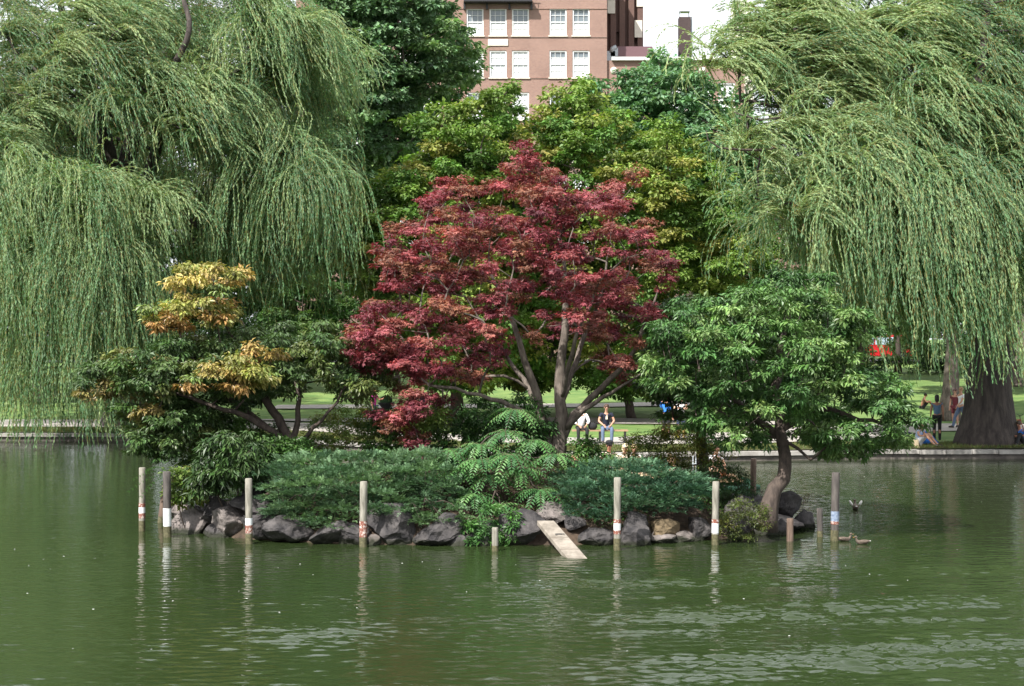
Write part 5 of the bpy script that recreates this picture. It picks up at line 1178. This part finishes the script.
# umbrella / jacket, beige bag, dark cooler
def bagobj(px,Y,z,w_,h_,mat,label,name='bag',hand=True):
    x=WX(px,Y); m=MB(); m.box((x,Y,z+h_/2),(w_,w_*.6,h_),taper=.82); o=m.build(name,mat,bevel=.02); settle(o,(x,Y,z)); tag(o,label,name.replace('_',' '))
    if hand: m=MB(); m.tube([(x-w_*.25,Y,z+h_),(x-w_*.15,Y,z+h_*1.3),(x+w_*.15,Y,z+h_*1.3),(x+w_*.25,Y,z+h_)],.012,6); m.build('handle',mat,o)
bagobj(915.5,54.95,.31,.24,.30,TAN,'small beige bag at the water edge beside the seated person')
bagobj(904,57.2,.35,.62,.38,NAVY,'dark blue cooler on the bank left of the seated person','cooler')
m=MB(); x=WX(931,56.3); m.tube([(x-.38,56.3,.62),(x,56.3,.5),(x+.3,56.3,.36)],[.28,.17,.02],10); m.tube([(x-.5,56.3,.68),(x-.38,56.3,.62)],[.02,.28],10)
o=m.build('folded_umbrella',BLU); settle(o,(x,56.3,.35)); tag(o,'bright blue half folded umbrella lying beside the seated person','umbrella')
# bicycle leaning behind the willow root
def bicycle(x,Y,z,rz,label):
    t=empty('bicycle',(x,Y,z),rz); tag(t,label,'bicycle')
    def ring(cx,r,rad): return [np.array([cx+r*math.cos(a),0,.34+r*math.sin(a)]) for a in np.linspace(0,2*PI,25)]
    for cx in (-.52,.52):
        m=MB(); m.tube(ring(cx,.33,0),.018,6,caps=False); w_=m.build('wheel',METALD,t)
        m=MB()
        for k in range(10): a=2*PI*k/10; m.tube([(cx,0,.34),(cx+.32*math.cos(a),0,.34+.32*math.sin(a))],.003,3)
        m.build('spokes',HVAC,w_)
    RP=pmat('bike_red',(.35,.03,.02),.4); m=MB()
    A=(-.52,0,.34);B=(-.12,0,.30);Cc=(-.22,0,.78);D=(.36,0,.80);E_=(.52,0,.34)
    for u,v in ((A,B),(A,Cc),(B,Cc),(Cc,D),(B,D),(D,E_)): m.tube([u,v],.018,6)
    m.build('frame',RP,t)
    m=MB(); m.box((-.23,0,.88),(.26,.13,.05)); m.tube([(-.22,0,.78),(-.23,0,.88)],.012,5); m.build('saddle',METALD,t)
    m=MB(); m.tube([D,(.34,0,.95),(.34,-.25,1.0)],.012,5); m.tube([(.34,0,.95),(.34,.25,1.0)],.012,5); m.build('handlebar',METALD,t)
    m=MB(); m.tube([(-.12,-.02,.30),(-.12,-.06,.30)],.09,12); m.build('crank',HVAC,t); return t
bicycle(WX(1011,58),58,.33,.15,'bicycle parked behind the person in blue at the right edge')
# litter bin and urn
x=WX(117,74.5); t=base('litter_bin',(x,74.5,gz(74.5))); tag(t,'dark round litter bin on the lawn beside the left path','litter bin')
m=MB(); z=gz(74.5); m.tube([(x,74.5,z),(x,74.5,z+.05),(x,74.5,z+.75)],[.2,.22,.27],16); m.build('bin_body',METALD,t); m=MB(); m.tube([(x,74.5,z+.75),(x,74.5,z+.84),(x,74.5,z+.92)],[.29,.28,.12],16); m.build('lid',METALD,t)
Y_=72; x=WX(386,Y_); z=gz(Y_); t=base('garden_urn',(x,Y_,z)); tag(t,'dark garden urn on a round foot beyond the magenta flowers','urn')
m=MB(); m.tube([(x,Y_,z),(x,Y_,z+.1),(x,Y_,z+.3),(x,Y_,z+.6),(x,Y_,z+.85),(x,Y_,z+.9)],[.4,.38,.12,.15,.36,.40],18); m.build('bowl',METALD,t)
m=MB(); m.ell((x,Y_,z+1.0),(.3,.3,.22)); m.build('planting',pmat('urn_plants',(.05,.12,.04),.8,(.02,.05,.02),20,bump=.03),t)
# lamp post on the lawn, thin stake
# =================== DUCKS ===================
DB=pmat('duck_brown',(.06,.045,.035),.7,(.16,.12,.09),25); DW=pmat('duck_pale',(.6,.57,.5),.7,(.72,.7,.66),20); DBILL=pmat('duck_bill',(.45,.25,.04),.5); DHEAD=pmat('duck_head',(.07,.055,.04),.6,(.13,.10,.07),30)
def duck(px,py,rz,label,s=1.0,pale=False,wings=False):
    Y=GY(py,0); t=empty('duck',(WX(px,Y),Y,0),rz); t.scale=(s,)*3; tag(t,label,'duck','ducks on the pond')
    V=[((-.27,0,.11),.018),((-.19,0,.085),.05),((-.06,0,.055),(.095,.085)),((.08,0,.05),(.09,.085)),((.16,0,.09),.055),((.185,0,.16),.034),((.195,0,.215),.036),((.22,0,.235),.034)]
    skin_mesh('body',V,[(i,i+1) for i in range(7)],DW if pale else DB,t,root=2)
    m=MB(); m.ell((.20,0,.228),(.052,.04,.04),10,7); h=m.build('head',DHEAD if not pale else DB,t)
    m=MB(); m.ell((.265,0,.218),(.035,.016,.008),8,5); m.build('bill',DBILL,h)
    for sg in (-1,1):
        m=MB(); m.ell((.225,sg*.033,.24),(.006,.004,.006),6,4); m.build('eye',METALD,h)
        m=MB()
        if wings: m.ell((-.05,sg*.13,.17),(.10,.035,.09),10,6,Matrix.Rotation(sg*-.5,3,'X'))
        else: m.ell((-.05,sg*.075,.085),(.15,.022,.05),10,6)
        m.build('wing',DW if wings else DB,t)
    m=MB(); m.ell((-.25,0,.10),(.04,.03,.016),8,5); m.build('tail',DW,t)
duck(855.5,509,1.45,'duck with raised pale wing tips seen from behind in open water',.85,False,True)
duck(845,541,.1,'dark brown duck swimming right of the tall shade-darkened post',.62)
duck(862,544,PI,'duck with a pale tail swimming right of the dark brown one',.62)
# ---- floating feathers and petals
FE=pmat('feather_white',(.8,.8,.78),.7); m=MB(); m.ell((0,0,.003),(.035,.022,.004),7,4); fe=m.build('feather',FE)
rr=random.Random(12); first=True
for k in range(75):
    px=rr.uniform(0,1024) if k%3 else rr.uniform(0,520); py=rr.choice([rr.uniform(548,625),rr.uniform(548,600),rr.uniform(470,660)])
    if 165<px<815 and py<552: continue
    Y=GY(py,0)
    o=fe if first else fe.copy()
    if not first: COL.objects.link(o)
    first=False; s=rr.uniform(.2,.6); o.location=(WX(px,Y),Y,0); o.scale=(s,s,s); o.rotation_euler=(0,0,rr.uniform(0,6)); tag(o,'tiny white feather floating on the water','feather','feathers floating on the pond')
